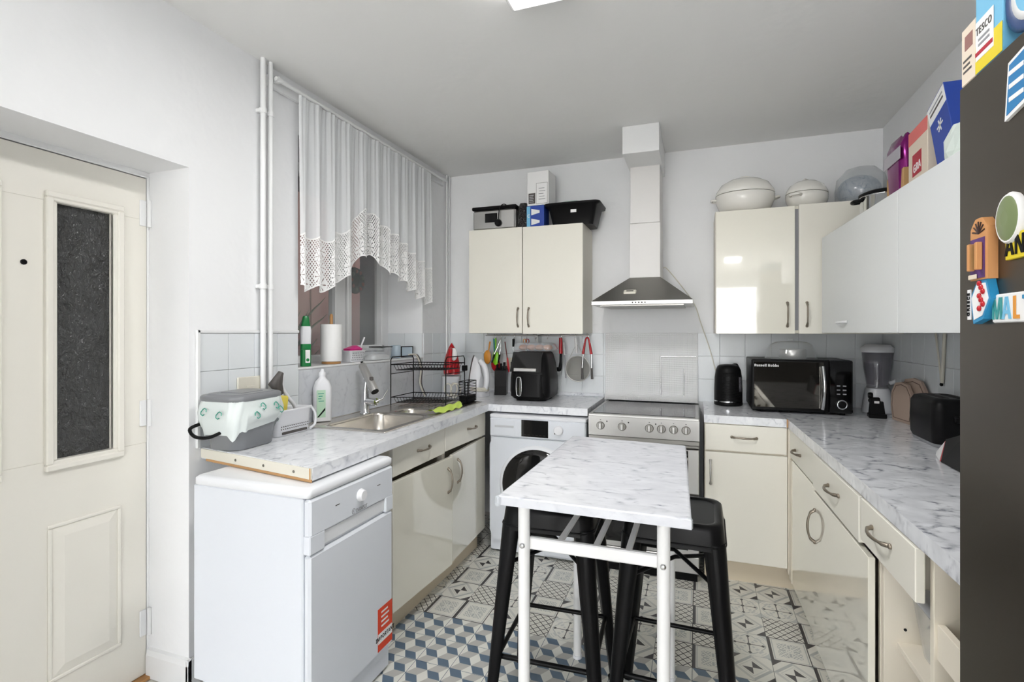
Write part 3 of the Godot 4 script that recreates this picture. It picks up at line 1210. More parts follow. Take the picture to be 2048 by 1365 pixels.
func sink_unit():
	var w := 1.035
	var t := thing("sink_cabinet", "cream sink cabinet with two false drawers and two ajar doors", "cabinet", P(-1.268, 0, 1.935), PI / 2)
	carcass(t, w, 0.11, 0.855, 0.50, M.carcass, null, false)
	var b := mb()
	b.span(0, w, 0, 0.108, -0.05, -0.034)
	part(t, "plinth", b, M.plinth)
	b = mb()
	b.span(0.495, 0.525, 0.127, 0.853, -0.03, 0.0)
	part(t, "stile", b, M.carcass)
	var f := front(t, "drawer_front", 0.0, 0.492, 0.712, 0.852, M.cream)
	bow_handle(f, Vector3(0.02, 0.785, 0.018), 0.11, false)
	f = front(t, "drawer_front", 0.496, w, 0.713, 0.853, M.cream, 0.0, 0, -0.022, 0.003)
	bow_handle(f, Vector3(0.06, 0.79, 0.018), 0.11, false)
	f = front(t, "door", 0.002, 0.523, 0.118, 0.69, M.cream_gloss, 0.055, -1)
	bow_handle(f, Vector3(0.475, 0.575, 0.018), 0.125, true)
	f = front(t, "door", 0.528, w, 0.128, 0.695, M.cream_gloss, 0.05, 1)
	bow_handle(f, Vector3(-0.44, 0.595, 0.018), 0.125, true)

func sink(S0: float, S1: float):
	# stainless inset sink: large bowl, half bowl, drainer; built in the room's axes
	var t := wthing("sink", "stainless steel one and a half bowl sink with a drainer", "sink", P(-1.545, WT, 2.4))
	var y := WT + 0.003
	var x0 := -1.775
	var x1 := -1.305
	var lay := mb()
	# rim as strips round the two bowls
	var cells := [[x0, -1.735, S0 - 0.025, S1 + 0.03], [-1.345, x1, S0 - 0.025, S1 + 0.03], [-1.735, -1.345, S0 - 0.025, S0 + 0.02], [-1.735, -1.345, 2.455, 2.475], [-1.735, -1.69, S0 + 0.02, 2.455], [-1.735, -1.62, 2.475, 2.66]]
	for c in cells:
		lay.span(c[0], c[1], y - 0.004, y, -c[3], -c[2], 0.0008)
	lay.span(-1.735, -1.345, y - 0.004, y - 0.001, -S1 - 0.03, -2.66, 0.0008)
	# raised outer lip
	for c in [[x0 - 0.006, x1 + 0.006, S0 - 0.031, S0 - 0.023], [x0 - 0.006, x1 + 0.006, S1 + 0.028, S1 + 0.036], [x0 - 0.006, x0 + 0.002, S0 - 0.03, S1 + 0.034], [x1 - 0.002, x1 + 0.006, S0 - 0.03, S1 + 0.034]]:
		lay.span(c[0], c[1], y - 0.003, y + 0.003, -c[3], -c[2], 0.002)
	part(t, "rim", lay, M.steel)
	for q in [["large_bowl", -1.69, -1.345, S0 + 0.02, 2.455, 0.16], ["half_bowl", -1.62, -1.345, 2.475, 2.66, 0.12]]:
		var b := mb()
		var cx: float = (q[1] + q[2]) / 2
		var cz: float = -(q[3] + q[4]) / 2
		var w: float = q[2] - q[1]
		var d: float = q[4] - q[3]
		var loops := []
		loops.append(rr(cx, y - 0.001, cz, w, d, 0.004, 6))
		loops.append(rr(cx, y - 0.001, cz, w - 0.004, d - 0.004, 0.045, 6))
		for s in [[0.0, 0.05], [0.012, 0.05], [q[5] - 0.03, 0.05], [q[5] - 0.008, 0.06], [q[5], 0.07]]:
			var inset: float = 0.008 + s[0] * 0.12 + (0.02 if s[0] > q[5] - 0.02 else 0.0) + (0.02 if s[0] >= q[5] else 0.0)
			loops.append(rr(cx, y - 0.003 - s[0], cz, w - inset * 2, d - inset * 2, s[1], 6))
		b.loft(loops, false, true)
		var bowl := part(t, q[0], b, M.steel)
		b = mb()
		b.lathe([Vector2(0.036, 0), Vector2(0.034, 0.003), Vector2(0.02, 0.002)], Vector3(cx, y - 0.003 - q[5], cz), 20)
		part(bowl, "waste", b, M.chrome)
		if q[0] == "large_bowl":
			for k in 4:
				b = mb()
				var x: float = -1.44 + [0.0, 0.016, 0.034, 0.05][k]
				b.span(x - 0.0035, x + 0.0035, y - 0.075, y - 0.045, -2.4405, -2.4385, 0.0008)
				part(bowl, "overflow_slot", b, M.slot_shade)  # dark strip painted for the shade inside the overflow
	for k in 9:
		var b := mb()
		var x := -1.70 + 0.04 * k
		b.tube([P(x, y - 0.0015, 2.70), P(x, y - 0.0015, S1)], 0.004, 6)
		part(t, "drainer_rib", b, M.steel)
	# mixer tap with a pull-out spray head
	var tp := wthing("kitchen_tap", "chrome mixer tap with an angled pull-out spray head", "tap", P(-1.735, y, 2.36))
	var b := mb()
	b.lathe([Vector2(0.028, 0), Vector2(0.028, 0.008), Vector2(0.022, 0.012), Vector2(0.021, 0.10), Vector2(0.019, 0.125)], P(-1.715, y, 2.385), 20)
	b.tube([P(-1.715, y + 0.12, 2.385), P(-1.712, y + 0.185, 2.39)], 0.014, 14)
	part(tp, "column", b, M.chrome)
	b = mb()
	b.tube([P(-1.715, y + 0.068, 2.385), P(-1.64, y + 0.066, 2.38)], [0.02, 0.021], 14)
	part(tp, "valve_body", b, M.chrome)
	b = mb()
	b.tube([P(-1.643, y + 0.068, 2.38), P(-1.61, y + 0.085, 2.395), P(-1.595, y + 0.13, 2.42)], [0.007, 0.005, 0.004], 8)
	part(tp, "lever", b, M.chrome)
	b = mb()
	var h0 := P(-1.755, y + 0.265, 2.41)
	var h1 := P(-1.635, y + 0.125, 2.36)
	b.tube([h0, h0.lerp(h1, 0.05), h0.lerp(h1, 0.9), h1], [0.018, 0.0215, 0.0235, 0.022], 18)
	var head := part(tp, "spray_head", b, M.brushed)
	b = mb()
	b.tube([h0 + Vector3(0, 0.004, 0), h0 + Vector3(0.0, 0.018, 0)], 0.007, 8)
	part(head, "hose_collar", b, M.black_plastic)
	b = mb()
	b.tube([h1, h1 + (h1 - h0).normalized() * 0.004], 0.021, 14)
	part(head, "nozzle", b, M.black_plastic)
	b = mb()
	var mid := h0.lerp(h1, 0.62)
	b.box(mid + Vector3(0.017, 0.014, 0.01), Vector3(0.018, 0.022, 0.02), 0.004)
	part(head, "spray_button", b, M.dark_grey)

func back_run():
	worktop("worktop", "marble-look worktop above the washing machine, under the air fryer", [[Vector2(-1.2265, 2.975), Vector2(-0.605, 2.985), Vector2(-0.605, BW), Vector2(-1.227, BW)]], M.marble, P(-0.92, 0.857, 3.2))
	var w := worktop("worktop", "short marble-look worktop between the cooker and the corner, under the kettle", [[Vector2(0.033, 2.99), Vector2(0.431, 2.968), Vector2(0.431, BW), Vector2(0.033, BW)]], M.marble, P(0.23, 0.857, 3.2))
	var b := mb()
	b.span(0.4315, 0.4365, 0.857, 0.899, -2.972, -2.966)
	part(w, "raw_edge", b, M.raw_edge, "bare brown chipboard edge")
	# marble upstand along the wall
	b = mb()
	b.span(-1.81, -0.605, WT, 0.925, -BW, -BW + 0.012, 0.004)
	struct("trim_7", b, M.marble)
	washing_machine()
	cooker()
	hood()
	# base unit right of the cooker
	var t := thing("drawer_cabinet", "cream base cabinet with one drawer over a door, right of the cooker", "cabinet", P(0.036, 0, 2.995), 0.0)
	carcass(t, 0.402, 0.12, 0.855, 0.55, M.carcass)
	b = mb()
	b.span(0, 0.44, 0, 0.128, -0.062, -0.045)
	part(t, "plinth", b, M.plinth)
	b = mb()
	b.span(0.016, 0.386, 0.69, 0.72, -0.03, -0.002)
	part(t, "rail", b, M.carcass)
	var f := front(t, "drawer_front", 0.004, 0.397, 0.714, 0.853, M.cream)
	bow_handle(f, Vector3(-0.005, 0.79, 0.018), 0.12, false)
	f = front(t, "door", 0.004, 0.4, 0.128, 0.704, M.cream)
	bow_handle(f, Vector3(-0.172, 0.595, 0.018), 0.125, true, M.brushed)
	# wall cupboard left of the hood
	var c := thing("wall_cupboard", "cream two-door wall cupboard left of the cooker hood", "cupboard", P(-1.487, 1.342, 3.268), 0.0, "cream wall cupboards")
	carcass(c, 0.797, 0, 0.708, 0.30, M.off_white)
	f = front(c, "door", 0.0, 0.388, 0.001, 0.709, M.cream)
	bow_handle(f, Vector3(0.166, 0.106, 0.018), 0.12, true)
	f = front(c, "door", 0.393, 0.797, -0.005, 0.707, M.cream)
	bow_handle(f, Vector3(-0.16, 0.106, 0.018), 0.12, true)
	# wall cupboard in the right corner
	c = thing("wall_cupboard", "cream two-door wall cupboard in the corner right of the hood", "cupboard", P(0.098, 1.342, 3.25), 0.0, "cream wall cupboards")
	carcass(c, 0.915, 0, 0.712, 0.315, M.off_white)
	f = front(c, "door", 0.004, 0.412, -0.003, 0.709, M.cream_gloss, 0.02, -1)
	bow_handle(f, Vector3(0.37, 0.105, 0.018), 0.13, true)
	f = front(c, "door", 0.432, 0.92, -0.003, 0.716, M.cream)
	bow_handle(f, Vector3(-0.205, 0.105, 0.018), 0.13, true)
	b = mb()
	b.span(0.41, 0.434, 0.001, 0.706, -0.012, -0.001)
	part(c, "stile", b, M.mid_grey)  # grey strip paints the shade in the gap between the doors

func washing_machine():
	var w := 0.597
	var t := thing("washing_machine", "white front-loading washing machine with a black door, in the corner", "washing machine", P(-1.202, 0, 2.935), 0.0)
	var b := mb()
	b.span(0, w, 0.012, 0.822, -0.54, -0.012, 0.004)
	part(t, "body", b, M.appliance)
	b = mb()
	b.span(-0.002, w + 0.002, 0.822, 0.846, -0.545, 0.0, 0.006)
	part(t, "lid", b, M.appliance_top)
	b = mb()
	b.span(0.001, w - 0.001, 0.712, 0.824, -0.012, 0.004, 0.006)
	var cp := part(t, "control_panel", b, M.appliance)
	# front plate round the porthole
	b = mb()
	var c := Vector3(0.305, 0.435, 0.0)
	var outer := []
	var inner := []
	var n := 48
	for k in n:
		var a := TAU * k / n
		var dx := cos(a)
		var dy := sin(a)
		var s := minf(0.2985 / maxf(absf(dx), 1e-4), (0.272 if dy > 0 else 0.355) / maxf(absf(dy), 1e-4))
		outer.append(Vector3(c.x - 0.006 + dx * s, c.y + dy * s, 0.002))
		inner.append(c + Vector3(dx * 0.236, dy * 0.236, 0.002))
	var back := []
	for p in outer: back.append(p - Vector3(0, 0, 0.014))
	b.loft([back, outer, inner], false, false, false)
	part(t, "front_plate", b, M.appliance)
	b = mb()
	b.tr = Transform3D(Basis(Vector3(1, 0, 0), PI / 2), c)
	b.lathe([Vector2(0.238, 0.0), Vector2(0.236, 0.012), Vector2(0.226, 0.018), Vector2(0.216, 0.019)], Vector3.ZERO, 56, false, false)
	var rim := part(t, "door_ring", b, M.appliance_top)
	b = mb()
	b.tr = Transform3D(Basis(Vector3(1, 0, 0), PI / 2), c)
	b.lathe([Vector2(0.217, 0.016), Vector2(0.210, 0.028), Vector2(0.18, 0.034), Vector2(0.12, 0.036)], Vector3.ZERO, 56, false, true)
	part(rim, "porthole", b, M.black_gloss, "round black glossy porthole")
	b = mb()
	b.span(0.206, 0.373, 0.722, 0.822, 0.004, 0.0052, 0.001)
	var sc := part(cp, "display", b, M.black_gloss)
	for k in 6:
		b = mb()
		b.span(0.222 + k * 0.024, 0.236 + k * 0.024, 0.733, 0.7345, 0.0052, 0.0056)
		part(sc, "symbol", b, M.dark_grey)
	b = mb()
	b.tr = Transform3D(Basis(Vector3(1, 0, 0), PI / 2), Vector3(0.437, 0.772, 0.004))
	b.lathe([Vector2(0.028, 0), Vector2(0.028, 0.012), Vector2(0.024, 0.02), Vector2(0.022, 0.021)], Vector3.ZERO, 28)
	var dl := part(cp, "dial", b, M.white_plastic)
	b = mb()
	b.span(0.415, 0.421, 0.752, 0.758, 0.016, 0.0265)
	part(dl, "dial_mark", b, M.dark_grey)
	b = mb()
	b.span(0.028, 0.165, 0.722, 0.812, 0.004, 0.0055, 0.001)
	var dr := part(cp, "detergent_drawer", b, M.appliance)
	b = mb()
	b.span(0.035, 0.158, 0.770, 0.782, 0.0052, 0.0075, 0.001)
	part(dr, "grip", b, M.pale_grey)
	b = mb()
	b.span(0.35, 0.52, 0.03, 0.115, 0.002, 0.006, 0.002)
	part(t, "filter_flap", b, M.appliance)
	for x in [0.04, w - 0.04]:
		for z in [-0.05, -0.5]:
			b = mb()
			b.lathe([Vector2(0.018, 0), Vector2(0.014, 0.012)], Vector3(x, 0, z), 10)
			part(t, "foot", b, M.black_plastic)

func cooker():
	var w := 0.598
	var t := thing("cooker", "stainless steel freestanding cooker with six knobs and a glass hob", "cooker", P(-0.588, 0, 2.93), 0.0)
	var b := mb()
	b.span(0.002, w - 0.002, 0.03, 0.87, -0.62, -0.03, 0.002)
	part(t, "body", b, M.dark_grey)
	b = mb()
	b.span(0, w, 0.868, 0.885, -0.632, 0.004, 0.004)
	var top := part(t, "hob_frame", b, M.brushed)
	b = mb()
	b.span(0.022, w - 0.022, 0.884, 0.8875, -0.615, -0.02, 0.001)
	part(top, "hob_glass", b, M.hob_glass, "black glass hob")
	# sloping control panel and the rounded steel rail under it
	b = mb()
	b.prism([Vector2(0.03, 0.76), Vector2(0.001, 0.762), Vector2(-0.004, 0.87), Vector2(0.03, 0.87)], "x", 0, w)
	var cp := part(t, "control_panel", b, M.brushed)
	b = mb()
	b.span(0, w, 0.722, 0.736, -0.03, 0.008, 0.004)
	b.span(0, w, 0.736, 0.760, -0.03, -0.002, 0.002)
	part(t, "trim_rail", b, M.hood_steel)
	for k in 6:
		var x: float = [0.069, 0.19, 0.338, 0.402, 0.466, 0.530][k]
		b = mb()
		b.tr = Transform3D(Basis(Vector3(1, 0, 0), PI / 2), Vector3(x, 0.818, 0.002))
		b.lathe([Vector2(0.023, 0), Vector2(0.023, 0.004), Vector2(0.020, 0.008)], Vector3.ZERO, 24)
		var kn := part(cp, "knob", b, M.hood_steel)
		b = mb()
		b.span(x - 0.009, x + 0.009, 0.799, 0.837, 0.009, 0.026, 0.004)
		part(kn, "knob_grip", b, M.brushed)
		b = mb()
		b.span(x - 0.003, x + 0.003, 0.849, 0.852, 0.0032, 0.0045)
		part(cp, "knob_mark", b, M.tag_black)
	for x in [0.105, 0.225, 0.372]:
		b = mb()
		b.tr = Transform3D(Basis(Vector3(1, 0, 0), PI / 2), Vector3(x, 0.843, 0.002))
		b.lathe([Vector2(0.004, 0), Vector2(0.004, 0.002)], Vector3.ZERO, 8)
		part(cp, "indicator", b, M.tag_black)
	# two oven doors with glass and bar handles
	for q in [["grill_door", 0.475, 0.715], ["oven_door", 0.14, 0.455]]:
		b = mb()
		b.span(0.002, w - 0.002, q[1], q[2], -0.03, -0.004, 0.003)
		var d := part(t, q[0], b, M.brushed)
		b = mb()
		b.span(0.048, w - 0.058, q[1] + 0.03, q[2] - 0.008, -0.004, -0.002, 0.001)
		part(d, "door_glass", b, M.black_gloss)
		b = mb()
		b.tube([Vector3(0.06, q[2] - 0.045, 0.035), Vector3(w - 0.06, q[2] - 0.045, 0.035)], 0.009, 10)
		for x in [0.075, w - 0.075]:
			b.tube([Vector3(x, q[2] - 0.045, -0.004), Vector3(x, q[2] - 0.045, 0.035)], 0.007, 8)
		part(d, "handle", b, M.brushed)
	b = mb()
	b.span(0.002, w - 0.002, 0.045, 0.135, -0.03, -0.006, 0.003)
	part(t, "lower_drawer", b, M.brushed)
	b = mb()
	b.span(0.01, w - 0.01, 0, 0.042, -0.55, -0.02)
	part(t, "plinth", b, M.black_matte)
	# crumpled foil splash sheet on the tiles
	var s := wthing("splash_sheet", "dimpled silver foil sheet taped to the tiles behind the cooker", "splash guard", P(-0.296, 0.89, BW - 0.012))
	b = mb()
	var nx := 24
	var ny := 16
	b.g = 1
	var h := func(u: float, v: float) -> float:
		var z := 0.0035 * sin(u * 9.0 + v * 4.0) * sin(v * 11.0)
		z += 0.006 * exp(-pow((u - 0.615) * 40.0, 2.0)) * (1.0 if v < 0.62 else 0.0)
		z += 0.005 * exp(-pow((v - 0.36) * 40.0, 2.0))
		return z
	for i in nx:
		for j in ny:
			var q := []
			for e in [[0, 0], [1, 0], [1, 1], [0, 1]]:
				var u := float(i + e[0]) / nx
				var v := float(j + e[1]) / ny
				var foot := 0.05 * pow(maxf(0.0, 0.12 - v) / 0.12, 2.0)
				q.append([P(-0.597 + 0.60 * u, 0.893 + 0.452 * v, BW - 0.013 - h.call(u, v) - foot), Vector2(u, 1.0 - v)])
			for k in [0, 3, 2, 0, 2, 1]:
				b.v(q[k][0], q[k][1])
	part(s, "foil", b, M.foil)
	# raised creases following the old tile joints
	for cr in [[P(-0.228, 0.90, BW - 0.022), P(-0.232, 1.19, BW - 0.020)], [P(-0.228, 1.185, BW - 0.019), P(-0.01, 1.19, BW - 0.019)], [P(-0.085, 0.92, BW - 0.020), P(-0.082, 1.11, BW - 0.019)]]:
		b = mb()
		b.tube(cr, 0.004, 5)
		part(s, "crease", b, M.dull_foil)

func hood():
	var t := wthing("cooker_hood", "stainless steel chimney cooker hood above the hob", "cooker hood", P(-0.31, 1.505, 3.3))
	var x0 := -0.606
	var x1 := -0.024
	var f := 3.10
	var b := mb()
	b.span(x0, x1, 1.512, 1.536, -BW, -f, 0.002)
	var rim := part(t, "canopy_rim", b, M.brushed)
	b = mb()
	var low := [P(x1, 1.536, BW), P(x0, 1.536, BW), P(x0, 1.536, f + 0.004), P(x1, 1.536, f + 0.004)]
	var hi := [P(-0.216, 1.69, BW), P(-0.402, 1.69, BW), P(-0.402, 1.69, 3.30), P(-0.216, 1.69, 3.30)]
	b.loft([low, hi], false, true, false)
	part(t, "canopy", b, M.hood_steel)
	b = mb()
	b.span(x0 + 0.05, x1 - 0.05, 1.505, 1.513, -BW + 0.02, -f - 0.02)
	part(t, "filter", b, M.hood_steel)
	b = mb()
	b.span(-0.402, -0.216, 1.69, 2.03, -BW, -3.30, 0.002)
	part(t, "chimney", b, M.dull_white, "lower chimney section wrapped in white film")
	b = mb()
	b.span(-0.399, -0.219, 2.032, 2.40, -BW, -3.304, 0.002)
	part(t, "chimney", b, M.dull_white)
	for k in 5:
		b = mb()
		b.span(-0.365 + 0.018 * k, -0.357 + 0.018 * k, 1.520, 1.528, -f, -f + 0.003, 0.001)
		part(rim, "button", b, M.dark_grey)
	b = mb()
	b.tr = Transform3D(Basis(Vector3(1, 0, 0), -0.92), P(-0.385, 1.592, 3.178))
	b.box(Vector3.ZERO, Vector3(0.075, 0.04, 0.014), 0.005)
	var th := part(t, "thermometer", b, M.off_white, "small white oval clip-on gauge")
	b = mb()
	b.tr = Transform3D(Basis(Vector3(1, 0, 0), -0.92), P(-0.385, 1.592, 3.178))
	b.box(Vector3(0, 0.002, 0.007), Vector3(0.042, 0.008, 0.002), 0.0005)
	part(th, "gauge_window", b, M.tag_black)
	b = mb()
	b.tube(curve([P(-0.214, 1.775, BW - 0.006), P(-0.19, 1.77, BW - 0.006), P(-0.093, 1.645, BW - 0.006), P(-0.018, 1.528, BW - 0.006), P(0.02, 1.41, BW - 0.006), P(0.076, 1.235, BW - 0.012), P(0.112, 1.09, BW - 0.012)], 6), 0.0035, 6)
	part(t, "cable", b, M.off_white, "thin white cable hanging from the hood")
	b = mb()
	b.span(-0.412, -0.205, 2.385, CEIL, -BW, -3.04, 0.002)
	struct("trim_8", b, M.white_gloss)

func right_run():
	# right worktop, its front edge running slightly askew to the fridge
	worktop("worktop", "long strongly veined marble-look worktop along the right wall", [[Vector2(0.4375, 2.90), Vector2(0.477, 1.195), Vector2(RW, 1.195), Vector2(RW, BW), Vector2(0.4375, BW)]], M.marble_right, P(0.73, 0.857, 2.3))
	# base units facing left: local x runs towards the camera
	var skew := 0.0228
	var t := thing("drawer_cabinet", "cream base cabinet with two drawers over glossy doors, under the right worktop", "cabinet", P(0.462, 0, 3.0), -PI / 2 + skew)
	carcass(t, 1.262, 0.10, 0.855, 0.50, M.carcass)
	var b := mb()
	b.span(0.02, 1.25, 0, 0.10, -0.04, -0.02)
	part(t, "plinth", b, M.plinth)
	b = mb()
	b.span(-0.028, 0.030, 0.10, 0.855, -0.02, 0.024, 0.002)
	part(t, "corner_post", b, M.carcass)
	b = mb()
	b.span(0.034, 0.10, 0.085, 0.70, 0.001, 0.021, 0.002)
	part(t, "filler_strip", b, M.carcass)
	var f := front(t, "drawer_front", 0.035, 0.595, 0.712, 0.852, M.cream)
	bow_handle(f, Vector3(-0.07, 0.775, 0.018), 0.115, false)
	f = front(t, "drawer_front", 0.600, 1.185, 0.712, 0.852, M.cream, 0.0, 0, 0.0, 0.014)
	bow_handle(f, Vector3(0.02, 0.79, 0.018), 0.13, false)
	f = front(t, "door", 0.103, 0.595, 0.085, 0.705, M.cream_gloss)
	f = front(t, "door", 0.602, 1.262, 0.085, 0.70, M.cream_gloss, 0.0, 0, 0.0, 0.012)
	bow_handle(f, Vector3(-0.30, 0.565, 0.018), 0.13, true)
	# open-fronted unit with one drawer left in it
	var u := thing("open_cabinet", "cream base cabinet without a door next to the fridge, shelves showing", "cabinet", P(0.492, 0, 1.73), -PI / 2 + skew)
	b = mb()
	b.span(0.0, 0.016, 0.10, 0.855, -0.48, 0.0, 0.001)
	b.span(0.302, 0.322, 0.0, 0.855, -0.48, 0.0, 0.001)
	b.span(0.505, 0.52, 0.0, 0.855, -0.48, 0.0, 0.001)
	b.span(0.016, 0.302, 0.10, 0.116, -0.48, 0.0, 0.001)
	b.span(0.322, 0.505, 0.0, 0.016, -0.48, 0.0, 0.001)
	part(u, "body", b, M.carcass)
	b = mb()
	b.span(0.016, 0.505, 0.02, 0.85, -0.48, -0.474)
	part(u, "back_panel", b, M.carcass)
	b = mb()
	b.span(0.016, 0.302, 0.468, 0.484, -0.47, -0.03, 0.001)
	part(u, "shelf", b, M.carcass)
	b = mb()
	b.span(0.322, 0.505, 0.612, 0.692, -0.022, -0.006, 0.001)
	part(u, "cross_rail", b, M.carcass)
	b = mb()
	b.span(-0.07, 0.312, 0.728, 0.853, 0.012, 0.032, 0.002)
	var df := part(u, "drawer_front", b, M.cream)
	bow_handle(df, Vector3(0.10, 0.80, 0.032), 0.135, false)
	for q in [[0.05, 0.66], [0.062, 0.63], [0.05, 0.52]]:
		b = mb()
		b.tr = Transform3D(Basis(Vector3(0, 0, 1), PI / 2), Vector3(0.0165, q[1], -q[0]))
		b.lathe([Vector2(0.004, -0.002), Vector2(0.004, 0.0)], Vector3.ZERO, 8)
		part(u, "fixing_hole", b, M.tag_black)
	for q in [[0.07, 0.75], [0.20, 0.70]]:
		b = mb()
		b.ball(Vector3(0.43, q[1], -0.473), Vector3(0.005, 0.005, 0.002), 8, 4)
		part(u, "fixing_hole", b, M.tag_black)
	var bx := thing("storage_box", "clear plastic storage box on the shelf of the open cabinet", "box", P(0.492, 0.485, 1.73) + Vector3(0.205, 0, 0.155), -PI / 2 + skew)
	b = mb()
	b.loft([rr(0, 0.0, 0, 0.20, 0.26, 0.02), rr(0, 0.14, 0, 0.23, 0.30, 0.02), rr(0, 0.15, 0, 0.245, 0.31, 0.02), rr(0, 0.15, 0, 0.235, 0.30, 0.02), rr(0, 0.14, 0, 0.222, 0.29, 0.02), rr(0, 0.004, 0, 0.195, 0.255, 0.02)], true, true)
	part(bx, "tub", b, M.clear_plastic)
	b = mb()
	b.loft([rr(0, 0.1505, 0, 0.245, 0.31, 0.02), rr(0, 0.162, 0, 0.245, 0.31, 0.02), rr(0, 0.166, 0, 0.22, 0.285, 0.02)])
	part(bx, "lid", b, M.pale_grey)
	# white flap cupboards high on the right wall
	for k in 2:
		var c := thing("flap_cupboard", ["white wall cupboard with a small white handle, above the blender", "white wall cupboard without a handle, beside the fridge top"][k], "cupboard", P([0.655, 0.695][k], 1.345, [3.205, 2.205][k]), -PI / 2 + 0.041, "white wall cupboards on the right")
		carcass(c, 0.998, 0, 0.512, [0.30, 0.265][k], M.flap_white)
		f = front(c, "flap", 0.002, 0.994, -0.001, 0.514, M.flap_white)
		if k == 0:
			var hb := MB.new()
			hb.tube([Vector3(-0.19, 0.05, 0.018), Vector3(-0.18, 0.05, 0.034), Vector3(-0.13, 0.047, 0.042), Vector3(-0.08, 0.05, 0.034), Vector3(-0.07, 0.05, 0.018)], [0.007, 0.006, 0.006, 0.006, 0.007], 8)
			part(f, "handle", hb, M.white_gloss)
	# pull cord on the tiles
	var pc := wthing("pull_switch", "white pull switch on a doubled cord against the tiles above the toaster", "switch", P(RW - 0.016, 1.115, 2.76))
	b = mb()
	b.tube([P(RW - 0.014, 1.345, 2.825), P(RW - 0.014, 1.125, 2.765)], 0.004, 6)
	b.tube([P(RW - 0.014, 1.345, 2.735), P(RW - 0.014, 1.125, 2.758)], 0.007, 6)
	part(pc, "cord", b, M.off_white)
	b = mb()
	b.ball(P(RW - 0.016, 1.118, 2.762), Vector3(0.007, 0.008, 0.008), 8, 6)
	part(pc, "toggle", b, M.tag_black)

